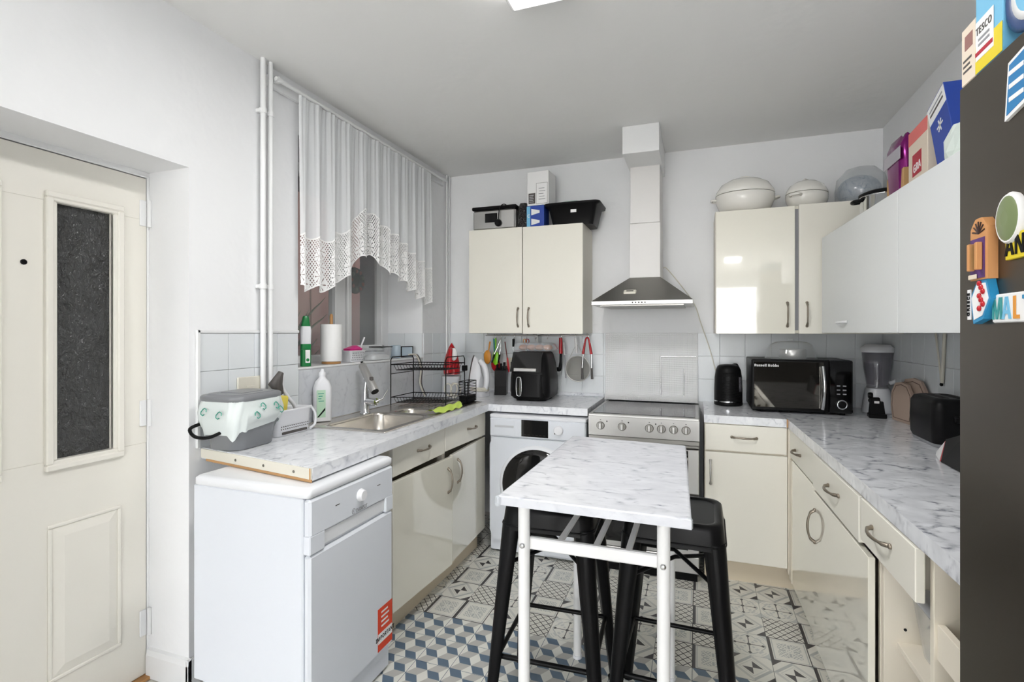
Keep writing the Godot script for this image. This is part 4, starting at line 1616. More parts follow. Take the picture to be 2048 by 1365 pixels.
func table_and_stools():
	var t := wthing("bar_table", "narrow marble-topped table on white metal legs, middle of the floor", "table", P(-0.28, 0, 1.72))
	var b := mb()
	var lp := []
	for q in [[0.0, 0.878], [0.003, 0.876], [0.003, 0.898], [0.0, 0.9], [-0.004, 0.901]]:
		var e: float = q[0]
		lp.append([P(-0.046 + e, q[1], 2.139 + e), P(-0.504 - e, q[1], 2.178 + e), P(-0.512 - e, q[1], 1.311 - e), P(-0.016 + e, q[1], 1.298 - e)])
	b.loft(lp, true, true, false)
	part(t, "tabletop", b, M.table_marble)
	for x in [-0.511, -0.017]:
		b = mb()
		b.box(P(x, 0.888, 1.302), Vector3(0.014, 0.028, 0.012), 0.004)
		part(t, "corner_guard", b, M.clear_plastic)
	for q in [[-0.454, 1.36], [-0.081, 1.36], [-0.468, 2.10], [-0.098, 2.09]]:
		b = mb()
		b.tube([P(q[0], 0.006, q[1]), P(q[0], 0.878, q[1])], 0.0165, 14)
		var leg := part(t, "leg", b, M.white_metal)
		b = mb()
		b.lathe([Vector2(0.019, 0), Vector2(0.019, 0.012)], P(q[0], 0, q[1]), 12)
		part(leg, "foot_cap", b, M.white_plastic)
	for q in [[1.372, -0.454, -0.081], [2.085, -0.468, -0.098]]:
		b = mb()
		b.span(q[1] + 0.012, q[2] - 0.012, 0.742, 0.776, -q[0] - 0.008, -q[0] + 0.008, 0.003)
		part(t, "cross_bar", b, M.white_metal)
	for x in [-0.358, -0.258, -0.172]:
		b = mb()
		b.span(x - 0.008, x + 0.008, 0.761, 0.772, -2.08, -1.378, 0.002)
		part(t, "slat", b, M.white_metal)
	for q in [[-0.454, 0.758], [-0.081, 0.757]]:
		b = mb()
		b.ball(P(q[0], q[1], 1.343), Vector3(0.008, 0.008, 0.005), 10, 5)
		part(t, "bolt", b, M.chrome)
	# two black metal stools pushed under it
	for k in 2:
		var s := thing("bar_stool", ["black metal bar stool tucked under the table's left side", "black metal bar stool tucked under the table's right side"][k], "stool", [P(-0.483, 0, 1.80), P(-0.073, 0, 1.835)][k], [0.05, -0.02][k], "black metal bar stools")
		var H := 0.752
		b = mb()
		var loops := []
		for q in [[H - 0.075, 0.318], [H - 0.02, 0.305], [H - 0.006, 0.300], [H, 0.288], [H, 0.262], [H - 0.005, 0.250]]:
			loops.append(rr(0, q[0], 0, q[1], q[1], 0.045, 5))
		b.loft(loops, false, true)
		var seat := part(s, "seat", b, M.black_metal)
		b = mb()
		var ring := rr(0, H - 0.062, 0, 0.318, 0.318, 0.045, 5)
		ring.append(ring[0])
		b.tube(ring, 0.003, 5, false)
		part(seat, "seat_bead", b, M.black_metal)
		for q in [[1, 1], [-1, 1], [1, -1], [-1, -1]]:
			b = mb()
			var top := Vector3(q[0] * 0.122, H - 0.055, q[1] * 0.122)
			var bot := Vector3(q[0] * 0.186, 0.012, q[1] * 0.205)
			# folded-sheet leg: a curved angle section, wide at the top
			var l := []
			for e in [[bot, 0.036], [top.lerp(bot, 0.25), 0.062], [top, 0.072]]:
				var ce: Vector3 = e[0]
				var w: float = e[1]
				var o := Vector3(q[0], 0, q[1]).normalized()
				var pts := []
				for a in 12:
					var an := TAU * a / 12
					var u := Vector2(cos(an), sin(an))
					var r := w * 0.5 * (1.0 if u.dot(Vector2(o.x, -o.z)) > -0.3 else 0.55)
					pts.append(ce + Vector3(u.x * r, 0, -u.y * r))
				l.append(pts)
			b.loft(l)
			var leg := part(s, "leg", b, M.black_metal)
			b = mb()
			b.lathe([Vector2(0.019, 0), Vector2(0.021, 0.012)], Vector3(bot.x, 0, bot.z), 10)
			part(leg, "rubber_foot", b, M.black_matte)
		var y := 0.255
		var r := 0.122 + 0.083 * (H - 0.055 - y) / (H - 0.067) - 0.004
		var rx := r * 0.93
		for q in [[-rx, r, rx, r], [-rx, -r, rx, -r], [-rx, -r, -rx, r], [rx, -r, rx, r]]:
			b = mb()
			b.tube([Vector3(q[0], y, q[1]), Vector3(q[2], y, q[3])], 0.0085, 8)
			part(s, "footrest", b, M.black_metal)
		for q in [[-1, 1, 1, -1], [-1, -1, 1, 1]]:
			b = mb()
			b.tube([Vector3(q[0] * 0.15, H - 0.20, q[1] * 0.15), Vector3(0, H - 0.145 - 0.012 * (q[1] + 1), 0), Vector3(q[2] * 0.15, H - 0.20, q[3] * 0.15)], 0.007, 6)
			part(s, "brace", b, M.black_metal)

# ---------------------------------------------------------------- left counter
func left_counter_things():
	var b: MB
	# food waste bin with a folded-over liner
	var t := thing("food_bin", "grey food waste bin with a lid and a pale green liner bag", "bin", P(-1.692, WT + 0.001, 1.553), 0.06)
	b = mb()
	b.loft([rr(0, 0, 0, 0.145, 0.195, 0.045, 6), rr(0, 0.004, 0, 0.155, 0.205, 0.048, 6), rr(0, 0.185, 0, 0.185, 0.24, 0.05, 6)])
	part(t, "tub", b, M.grey_plastic)
	b = mb()
	b.loft([rr(0, 0.186, 0, 0.198, 0.252, 0.05, 6), rr(0, 0.192, 0, 0.204, 0.258, 0.05, 6), rr(0, 0.202, 0, 0.204, 0.258, 0.05, 6), rr(0, 0.208, 0, 0.19, 0.245, 0.045, 6), rr(0, 0.206, 0, 0.172, 0.226, 0.04, 6), rr(0, 0.212, 0, 0.16, 0.214, 0.04, 6)])
	var lid := part(t, "lid", b, M.grey_plastic)
	b = mb()
	b.span(-0.05, 0.05, 0.212, 0.2135, -0.055, 0.055)
	part(lid, "lid_recess", b, M.grey_plastic)
	# liner: a crumpled skirt over the rim
	b = mb()
	var r := RandomNumberGenerator.new()
	r.seed = 3
	var loops := []
	for k in 6:
		var f := k / 5.0
		var lp := rr(0, 0.187 - 0.105 * f, 0, 0.196 + 0.020 * sin(f * 3.0) - 0.008 * f, 0.252 + 0.020 * sin(f * 3.0) - 0.012 * f, 0.05, 10)
		for i in lp.size():
			var a := float(i) / lp.size() * TAU
			var wob := 0.004 * sin(a * 9.0 + k) + 0.003 * sin(a * 23.0 + k * 2.0)
			var p: Vector3 = lp[i]
			p.x *= 1.0 + wob * 5.0
			p.z *= 1.0 + wob * 4.0
			if k > 2: p.y += (k - 2) / 3.0 * (0.022 * sin(a * 2.0 + 1.0) + 0.010 * sin(a * 7.0) - 0.012)
			lp[i] = p
		loops.push_front(lp)
	b.loft(loops, false, false)
	mat("liner", Color(0.93, 0.96, 0.955, 0.84), 0.35)
	M.liner.transparency = BaseMaterial3D.TRANSPARENCY_ALPHA
	var ln := part(t, "liner", b, M.liner, "crumpled pale bag with green print")
	mat("print_green", rgb(62, 158, 138), 0.5)
	for q in [[0.1085, 0.13, 0.04], [0.1085, 0.155, -0.06], [0.1085, 0.16, 0.01], [0.1085, 0.135, -0.085], [0.03, 0.14, 0.139], [-0.04, 0.15, 0.139]]:
		b = mb()
		var c := Vector3(q[0], q[1], q[2])
		var pts := []
		for k in 9:
			var a := k / 8.0 * 5.0
			var o := 0.012 + 0.004 * sin(a * 2.0)
			pts.append(c + (Vector3(0.003, sin(a) * o, cos(a) * o) if absf(q[0]) > 0.1 else Vector3(cos(a) * o, sin(a) * o, 0.003)))
		b.tube(pts, 0.0022, 4)
		part(ln, "print_mark", b, M.print_green)
	b = mb()
	b.tube(curve([Vector3(-0.085, 0.10, 0.10), Vector3(-0.10, 0.085, 0.145), Vector3(-0.06, 0.06, 0.16), Vector3(0.0, 0.06, 0.155), Vector3(0.02, 0.075, 0.115)], 5), 0.0065, 8)
	part(t, "handle", b, M.black_plastic)
	# white sink caddy
	t = thing("sink_caddy", "white perforated plastic sink caddy beside the food bin", "caddy", P(-1.713, WT + 0.001, 1.808), PI / 2)
	b = mb()
	var L := 0.215
	var ls := []
	for q in [[0.0, 0.20, 0.085], [0.004, 0.205, 0.09], [0.108, L, 0.10], [0.113, L + 0.012, 0.108], [0.119, L + 0.012, 0.108], [0.119, L + 0.002, 0.096], [0.108, L - 0.006, 0.094], [0.006, 0.198, 0.084]]:
		var lp := rr(0, q[0], 0, q[1], q[2], 0.03, 6)
		if q[0] > 0.05:
			for i in lp.size():
				lp[i].y += 0.010 * cos(lp[i].x * 30.0)
		ls.append(lp)
	b.loft(ls, true, true)
	var tub := part(t, "basket", b, M.white_plastic)
	for i in 14:
		for j in 2:
			b = mb()
			var x := -0.078 + i * 0.012
			b.tr = Transform3D(Basis(Vector3(1, 0, 0), PI / 2), Vector3(x, 0.03 + j * 0.011, 0.0465 + 0.0008 * j))
			b.lathe([Vector2(0.0026, 0), Vector2(0.0026, 0.0015)], Vector3.ZERO, 6)
			part(tub, "drain_hole", b, M.dark_grey)
	b = mb()
	b.span(-0.075, 0.075, 0.006, 0.018, 0.044, 0.049, 0.003)
	part(tub, "grey_foot", b, M.dark_grey)
	b = mb()
	b.tube(curve([Vector3(0.116, 0.108, 0.03), Vector3(0.135, 0.07, 0.04), Vector3(0.128, 0.025, 0.045), Vector3(0.095, 0.01, 0.048)], 5), 0.006, 8)
	part(t, "handle", b, M.white_plastic)
	# things in the caddy
	t = wthing("dish_brush", "white dish brush with dark bristles standing in the sink caddy", "brush", P(-1.717, 0.93, 1.878))
	b = mb()
	b.tube(curve([P(-1.717, 0.935, 1.883), P(-1.722, 1.01, 1.868), P(-1.727, 1.06, 1.828), P(-1.732, 1.12, 1.793), P(-1.727, 1.16, 1.803)], 5), [0.009, 0.009, 0.009, 0.009, 0.009, 0.009, 0.009, 0.009, 0.009, 0.009, 0.009, 0.009, 0.009, 0.010, 0.011, 0.012, 0.013, 0.013, 0.012, 0.010, 0.006], 8)
	part(t, "handle", b, M.white_plastic)
	b = mb()
	b.tube([P(-1.734, 1.075, 1.796), P(-1.737, 1.12, 1.768), P(-1.732, 1.17, 1.796)], [0.014, 0.03, 0.012], 12)
	part(t, "bristles", b, M.dark_grey)
	b = mb()
	b.tube([P(-1.717, 0.965, 1.879), P(-1.719, 0.995, 1.873)], 0.0105, 8)
	part(t, "grip_band", b, M.dark_grey)
	t = wthing("sponge", "yellow sponge standing in the sink caddy", "sponge", P(-1.712, 0.985, 1.768))
	b = mb()
	b.tr = Transform3D(Basis(Vector3(1, 0, 0), -0.15), P(-1.707, 1.035, 1.766))
	b.box(Vector3.ZERO, Vector3(0.03, 0.075, 0.07), 0.008)
	part(t, "foam", b, M.yellow)
	t = wthing("scourer", "black wire scourer in the sink caddy under the yellow sponge", "scourer", P(-1.707, 0.95, 1.778))
	b = mb()
	b.ball(P(-1.700, 0.985, 1.763), Vector3(0.03, 0.02, 0.035), 12, 8)
	part(t, "pad", b, M.tag_black)
	# washing-up liquid refill
	t = thing("soap_bottle", "large white soap bottle with a pale green label by the sink", "bottle", P(-1.76, WT + 0.007, 2.095), 0.9)
	b = mb()
	b.loft([rr(0, 0, 0, 0.082, 0.052, 0.02, 5), rr(0, 0.004, 0, 0.086, 0.056, 0.022, 5), rr(0, 0.165, 0, 0.086, 0.056, 0.022, 5), rr(0, 0.195, 0, 0.066, 0.046, 0.02, 5), rr(0, 0.213, 0, 0.034, 0.034, 0.016, 5), rr(0, 0.222, 0, 0.03, 0.03, 0.0145, 5)])
	part(t, "bottle", b, M.white_plastic)
	b = mb()
	b.lathe([Vector2(0.017, 0.222), Vector2(0.017, 0.24), Vector2(0.010, 0.244), Vector2(0.008, 0.258)], Vector3.ZERO, 16)
	part(t, "cap", b, M.white_plastic)
	b = mb()
	b.span(-0.032, 0.010, 0.02, 0.155, 0.0283, 0.0290)
	var lb := part(t, "label", b, M.mint, "pale green label")
	b = mb()
	b.prism([Vector2(-0.030, 0.022), Vector2(-0.022, 0.022), Vector2(0.008, 0.055), Vector2(0.008, 0.068)], "z", 0.029, 0.0295)
	part(lb, "label_stripe", b, M.tag_black)
	for k in 4:
		b = mb()
		b.span(-0.026 + 0.003 * (k % 2), 0.002 - 0.006 * (k % 3), 0.135 - k * 0.012, 0.139 - k * 0.012, 0.029, 0.0294)
		part(lb, "label_line", b, M.print_green)
	# lime cloth hung over the sink front
	t = wthing("dish_cloth", "lime green dish cloth crumpled over the sink divider", "cloth", P(-1.38, WT, 2.63))
	b = mb()
	b.g = 1
	var n := 18
	var grid := []
	for i in n + 1:
		var row := []
		for j in 9:
			var u := float(i) / n
			var v := j / 8.0
			var wdt := 0.075 + 0.02 * sin(u * 5.0)
			var x := -1.37 + 0.035 * u + (v - 0.5) * wdt
			var d := 2.50 + 0.28 * u + 0.02 * sin(v * 4.0)
			var y := WT + 0.008 + 0.024 * sin(v * PI) * (0.5 + 0.6 * u) + 0.005 * sin(u * 19.0 + v * 7.0)
			row.append(P(x, y, d))
		grid.append(row)
	for i in n:
		for j in 8:
			for q in [grid[i][j], grid[i + 1][j], grid[i + 1][j + 1], grid[i][j], grid[i + 1][j + 1], grid[i][j + 1]]: b.v(q)
	part(t, "fabric", b, M.cloth_lime)
	dish_rack()
	irons()

func dish_rack():
	var t := wthing("dish_rack", "black two-tier wire dish rack on the drainer", "dish rack", P(-1.6, WT, 2.86))
	var yb := WT + 0.004
	var a0 := P(-1.757, yb, 2.70)
	var a1 := P(-1.762, yb, 2.975)
	var b0 := P(-1.435, yb, 2.80)
	var b1 := P(-1.42, yb, 3.035)
	var up := func(p: Vector3, h: float) -> Vector3: return p + Vector3(0, h, 0)
	var b: MB
	for q in [[a0, a1], [b0, b1]]:
		b = mb()
		b.tube([q[0], up.call(q[0], 0.275), up.call(q[0].lerp(q[1], 0.06), 0.292), up.call(q[0].lerp(q[1], 0.94), 0.292), up.call(q[1], 0.275), q[1]], 0.0033, 6)
		part(t, "end_frame", b, M.black_metal)
		b = mb()
		b.tube([up.call(q[0], 0.19), up.call(q[1], 0.19)], 0.0028, 5)
		part(t, "end_bar", b, M.black_metal)
	for tier in 2:
		var h: float = [0.048, 0.247][tier]
		var c := [up.call(a0, h), up.call(b0, h), up.call(b1, h), up.call(a1, h)]
		b = mb()
		b.tube([c[0], c[1], c[2], c[3], c[0]], 0.003, 5)
		var rim := part(t, "tray_rim", b, M.black_metal)
		# sagging wires across and two along
		for k in range(1, 18):
			var f := k / 18.0
			var p0: Vector3 = c[0].lerp(c[1], f)
			var p1: Vector3 = c[3].lerp(c[2], f)
			b = mb()
			b.tube([p0, p0.lerp(p1, 0.10) + Vector3(0, -0.034, 0), p0.lerp(p1, 0.90) + Vector3(0, -0.034, 0), p1], 0.0018, 4)
			part(rim, "wire", b, M.black_metal)
		for f in [0.12, 0.5, 0.88]:
			b = mb()
			b.tube([c[0].lerp(c[3], f) + Vector3(0.02, -0.034, 0), c[1].lerp(c[2], f) + Vector3(-0.02, -0.034, 0)], 0.002, 4)
			part(rim, "wire", b, M.black_metal)
	# cutlery basket hooked on the end
	t = wthing("cutlery_basket", "black wire cutlery basket hooked on the dish rack's end", "basket", P(-1.385, WT + 0.01, 2.98))
	for k in 8:
		b = mb()
		var lp := rr(-1.375, WT + 0.012 + k * 0.018, -2.985, 0.062, 0.15, 0.012, 3)
		lp.append(lp[0])
		b.tube(lp, 0.0016 if k < 7 else 0.0028, 4, false)
		part(t, "hoop", b, M.black_metal)
	var ring := rr(-1.375, 0.0, -2.985, 0.062, 0.15, 0.012, 3)
	for k in range(0, ring.size(), 2):
		b = mb()
		b.tube([ring[k] + Vector3(0, WT + 0.012, 0), ring[k] + Vector3(0, WT + 0.138, 0)], 0.0016, 4)
		part(t, "upright", b, M.black_metal)
	b = mb()
	b.span(-1.402, -1.348, WT + 0.006, WT + 0.05, -3.055, -2.915, 0.006)
	part(t, "drip_cup", b, M.black_plastic)
	b = mb()
	b.span(-1.425, -1.40, WT + 0.20, WT + 0.235, -3.04, -3.0, 0.003)
	part(t, "hook_block", b, M.black_plastic)

func iron_outline(n: int, w: float, h: float) -> Array:
	# sole of an iron: flat heel below, pointed tip on top; counter-clockwise
	var out := []
	for k in n + 1:
		var f := float(k) / n
		out.append(Vector2(w * 0.5 * pow(1.0 - pow(f, 1.7), 0.75) * (0.92 + 0.08 * sin(f * PI)), h * f))
	for k in range(n - 1, -1, -1):
		out.append(Vector2(-out[k].x, out[k].y))
	return out

func irons():
	# red iron on its heel
	var t := thing("clothes_iron", "red and white clothes iron standing on its heel behind the dish rack", "iron", P(-1.63, 1.045, 3.27), 0.35)
	var b := mb()
	var o := iron_outline(12, 0.128, 0.232)
	b.prism(o, "z", -0.028, -0.02)
	part(t, "soleplate", b, M.pale_grey)
	b = mb()
	var l := []
	for q in [[0.97, -0.02], [0.97, 0.0], [0.88, 0.02], [0.70, 0.045], [0.45, 0.058]]:
		var lp := []
		for p in o: lp.append(Vector3(p.x * q[0], 0.01 + p.y * (q[0] * 0.97), q[1]))
		l.append(lp)
	b.loft([l[0], l[1]])
	part(t, "skirt", b, M.tag_white)
	b = mb()
	b.loft([l[1], l[2], l[3], l[4]])
	part(t, "shell", b, M.red)
	b = mb()
	b.tube(curve([Vector3(0, 0.03, 0.05), Vector3(0, 0.03, 0.095), Vector3(0, 0.10, 0.105), Vector3(0, 0.165, 0.085), Vector3(0, 0.185, 0.04)], 5), 0.014, 10)
	part(t, "handle", b, M.red)
	b = mb()
	b.ball(Vector3(0.02, 0.15, 0.05), Vector3(0.026, 0.045, 0.016), 12, 8)
	part(t, "water_tank", b, M.tag_white)
	# its support: a folded lead and the small board it stands on
	t = thing("iron_rest", "pale grey iron rest holding the red iron above the worktop", "rest", P(-1.63, WT + 0.001, 3.27), 0.35)
	b = mb()
	b.loft([rr(0, 0, 0.01, 0.12, 0.13, 0.02), rr(0, 0.12, 0.01, 0.12, 0.125, 0.02), rr(0, 0.142, 0.01, 0.13, 0.135, 0.02)])
	part(t, "stand", b, M.pale_grey)
	t = wthing("coiled_flex", "cream iron flex looped loosely behind the dish rack", "cable", P(-1.60, WT + 0.003, 3.12))
	b = mb()
	var pts := []
	for k in 50:
		var a := k * 0.36
		pts.append(P(-1.60 + cos(a) * 0.035 + 0.0014 * k, WT + 0.055 + sin(a) * 0.045, 3.14 + 0.002 * k * sin(a * 0.2)))
	b.tube(pts, 0.0045, 6)
	part(t, "flex", b, M.off_white)
	t = wthing("wall_flex", "cream and dark cables running down behind the dish rack", "cable", P(-1.79, WT + 0.003, 3.15))
	for k in 2:
		b = mb()
		var dx := 0.02 * k
		b.tube(curve([P(-1.80, 1.20, 2.98 + dx), P(-1.795, 1.19, 3.07 + dx), P(-1.79, 1.10, 3.12 + dx), P(-1.785, 1.0, 3.10 + dx), P(-1.77, WT + 0.006, 3.14 + dx)], 6), [0.006, 0.0035][k], 6)
		part(t, "lead", b, [M.off_white, M.dark_grey][k])
	# white steam iron
	t = thing("steam_iron", "white steam iron with a grey soleplate standing on its heel, flex wound round", "iron", P(-1.44, WT + 0.001, 3.32), 1.25)
	o = iron_outline(12, 0.12, 0.285)
	b = mb()
	b.prism(o, "z", -0.056, -0.046)
	part(t, "soleplate", b, M.dark_grey)
	l = []
	for q in [[0.98, -0.046], [0.95, -0.02], [0.80, 0.005], [0.55, 0.02]]:
		var lp := []
		for p in o: lp.append(Vector3(p.x * q[0], 0.005 + p.y * (q[0] * 0.98), q[1]))
		l.append(lp)
	b = mb()
	b.loft(l)
	part(t, "shell", b, M.white_plastic)
	b = mb()
	b.tube(curve([Vector3(0, 0.02, 0.0), Vector3(0, 0.05, 0.05), Vector3(0, 0.12, 0.07), Vector3(0, 0.20, 0.055), Vector3(0, 0.245, 0.01)], 6), 0.02, 12)
	part(t, "handle", b, M.white_plastic)
	b = mb()
	b.loft([rr(0, 0.0, -0.005, 0.105, 0.13, 0.02), rr(0, 0.035, -0.005, 0.105, 0.125, 0.02)])
	part(t, "heel", b, M.white_plastic)
	b = mb()
	var w := []
	for k in 40:
		var a := k * 0.6
		w.append(Vector3(cos(a) * 0.06, 0.04 + 0.0006 * k, 0.0 + sin(a) * 0.072))
	b.tube(w, 0.0045, 6)
	part(t, "flex", b, M.off_white)
	b = mb()
	b.ball(Vector3(0, 0.215, 0.035), Vector3(0.02, 0.014, 0.014), 10, 6)
	part(t, "dial", b, M.pale_grey)

# ---------------------------------------------------------------- window sill
func sill_things():
	var y := 1.1775
	var b: MB
	var t := thing("spray_bottle", "slim green and white cleaner bottle at the near end of the sill", "bottle", P(-1.845, y, 2.075), 0.9)
	b = mb()
	b.loft([rr(0, 0, 0, 0.05, 0.034, 0.012), rr(0, 0.085, 0, 0.05, 0.034, 0.012)])
	part(t, "lower_bottle", b, M.green_plastic)
	b = mb()
	b.loft([rr(0, 0.0855, 0, 0.05, 0.034, 0.012), rr(0, 0.112, 0, 0.05, 0.034, 0.012)])
	part(t, "middle_band", b, M.green_plastic)
	b = mb()
	b.loft([rr(0, 0.112, 0, 0.049, 0.033, 0.012), rr(0, 0.18, 0, 0.052, 0.036, 0.013), rr(0, 0.20, 0, 0.046, 0.032, 0.013)])
	part(t, "upper_bottle", b, M.white_plastic)
	b = mb()
	b.loft([rr(0, 0.20, 0, 0.044, 0.03, 0.012), rr(0, 0.225, 0, 0.036, 0.026, 0.011), rr(0, 0.245, 0, 0.03, 0.024, 0.010), rr(0, 0.252, 0, 0.022, 0.018, 0.008)])
	part(t, "cap", b, M.green_plastic)
	b = mb()
	b.span(-0.004, 0.018, 0.018, 0.082, 0.017, 0.0176)
	var lb := part(t, "label", b, M.tag_white)
	b = mb()
	b.tr = Transform3D(Basis(Vector3(1, 0, 0), PI / 2), Vector3(0.007, 0.032, 0.0176))
	b.lathe([Vector2(0.008, 0), Vector2(0.008, 0.0005)], Vector3.ZERO, 12)
	part(lb, "label_dot", b, M.green_plastic)
	# kitchen roll on its wooden holder
	t = wthing("roll_holder", "wooden kitchen roll holder on the window sill", "holder", P(-1.872, y, 2.30))
	b = mb()
	b.lathe([Vector2(0.048, 0), Vector2(0.05, 0.003), Vector2(0.05, 0.010), Vector2(0.046, 0.013)], P(-1.872, y, 2.30), 24)
	part(t, "base", b, M.wood)
	b = mb()
	b.tube([P(-1.872, y + 0.012, 2.30), P(-1.872, y + 0.26, 2.30), P(-1.872, y + 0.27, 2.30)], [0.009, 0.009, 0.005], 10)
	part(t, "peg", b, M.wood)
	t = wthing("kitchen_roll", "white kitchen paper roll on the wooden holder", "paper roll", P(-1.872, y + 0.014, 2.30))
	b = mb()
	b.lathe([Vector2(0.055, 0.0), Vector2(0.056, 0.003), Vector2(0.056, 0.198), Vector2(0.054, 0.2), Vector2(0.02, 0.2), Vector2(0.02, 0.19)], P(-1.872, y + 0.0135, 2.30), 32)
	part(t, "paper", b, M.tag_white)
	# white basket with pink packet
	t = thing("sill_basket", "small white perforated basket on the sill beside the kitchen roll", "basket", P(-1.885, y, 2.495), PI / 2)
	b = mb()
	b.loft([rr(0, 0, 0, 0.10, 0.07, 0.012), rr(0, 0.062, 0, 0.145, 0.095, 0.014), rr(0, 0.066, 0, 0.155, 0.103, 0.014), rr(0, 0.066, 0, 0.14, 0.09, 0.014), rr(0, 0.004, 0, 0.095, 0.066, 0.012)])
	var bk := part(t, "tub", b, M.white_plastic)
	for i in 7:
		for j in 4:
			b = mb()
			b.box(Vector3(-0.048 + i * 0.016, 0.012 + j * 0.013, 0.0372 + j * 0.0026), Vector3(0.007, 0.006, 0.002))
			part(bk, "hole", b, M.mid_grey)
	t = wthing("pink_packet", "shiny pink packet lying in the white sill basket", "packet", P(-1.885, y + 0.06, 2.50))
	b = mb()
	b.loft([rr(-1.885, y + 0.05, -2.50, 0.06, 0.09, 0.02), rr(-1.885, y + 0.075, -2.505, 0.075, 0.11, 0.02), rr(-1.882, y + 0.085, -2.51, 0.05, 0.06, 0.015), rr(-1.882, y + 0.093, -2.515, 0.02, 0.03, 0.008)], true, true, false)
	part(t, "wrapper", b, M.pink)
	t = wthing("stick", "white plastic stick leaning up out of the sill basket", "stick", P(-1.88, y + 0.05, 2.56))
	b = mb()
	b.tube([P(-1.88, y + 0.02, 2.53), P(-1.875, y + 0.14, 2.60)], 0.005, 8)
	part(t, "rod", b, M.white_plastic)
	t = thing("food_container", "clear plastic container with white contents on the sill", "container", P(-1.885, y, 2.745), PI / 2)
	b = mb()
	b.loft([rr(0, 0, 0, 0.19, 0.085, 0.02), rr(0, 0.07, 0, 0.21, 0.1, 0.02), rr(0, 0.074, 0, 0.216, 0.106, 0.02)], true, false)
	part(t, "tub", b, M.clear_plastic)
	b = mb()
	b.loft([rr(0, 0.002, 0, 0.18, 0.078, 0.02), rr(0, 0.022, 0, 0.18, 0.08, 0.02), rr(0, 0.034, 0, 0.12, 0.05, 0.02)])
	part(t, "contents", b, M.tag_white)
	b = mb()
	b.span(-0.02, 0.1, 0.075, 0.081, -0.05, 0.05, 0.002)
	part(t, "lid_edge", b, M.black_plastic)
	t = wthing("mug", "pale blue-grey beaker on the sill behind the dish rack", "cup", P(-1.885, y, 2.955))
	b = mb()
	b.lathe([Vector2(0.028, 0), Vector2(0.032, 0.004), Vector2(0.034, 0.082), Vector2(0.032, 0.084), Vector2(0.030, 0.08), Vector2(0.028, 0.006)], P(-1.885, y, 2.955), 20)
	part(t, "beaker", b, M.pale_blue)
	t = thing("small_frame", "small dark-framed blue card on the sill's far end", "frame", P(-1.875, y, 3.08), 1.0)
	b = mb()
	for q in [[-0.045, -0.04, 0, 0.075], [0.04, 0.045, 0, 0.075], [-0.045, 0.045, 0, 0.004], [-0.045, 0.045, 0.069, 0.075]]:
		b.span(q[0], q[1], q[2], q[3], -0.004, 0.004, 0.001)
	part(t, "frame", b, M.black_plastic)
	b = mb()
	b.span(-0.04, 0.04, 0.004, 0.069, -0.003, 0.0)
	part(t, "card", b, M.pale_blue)

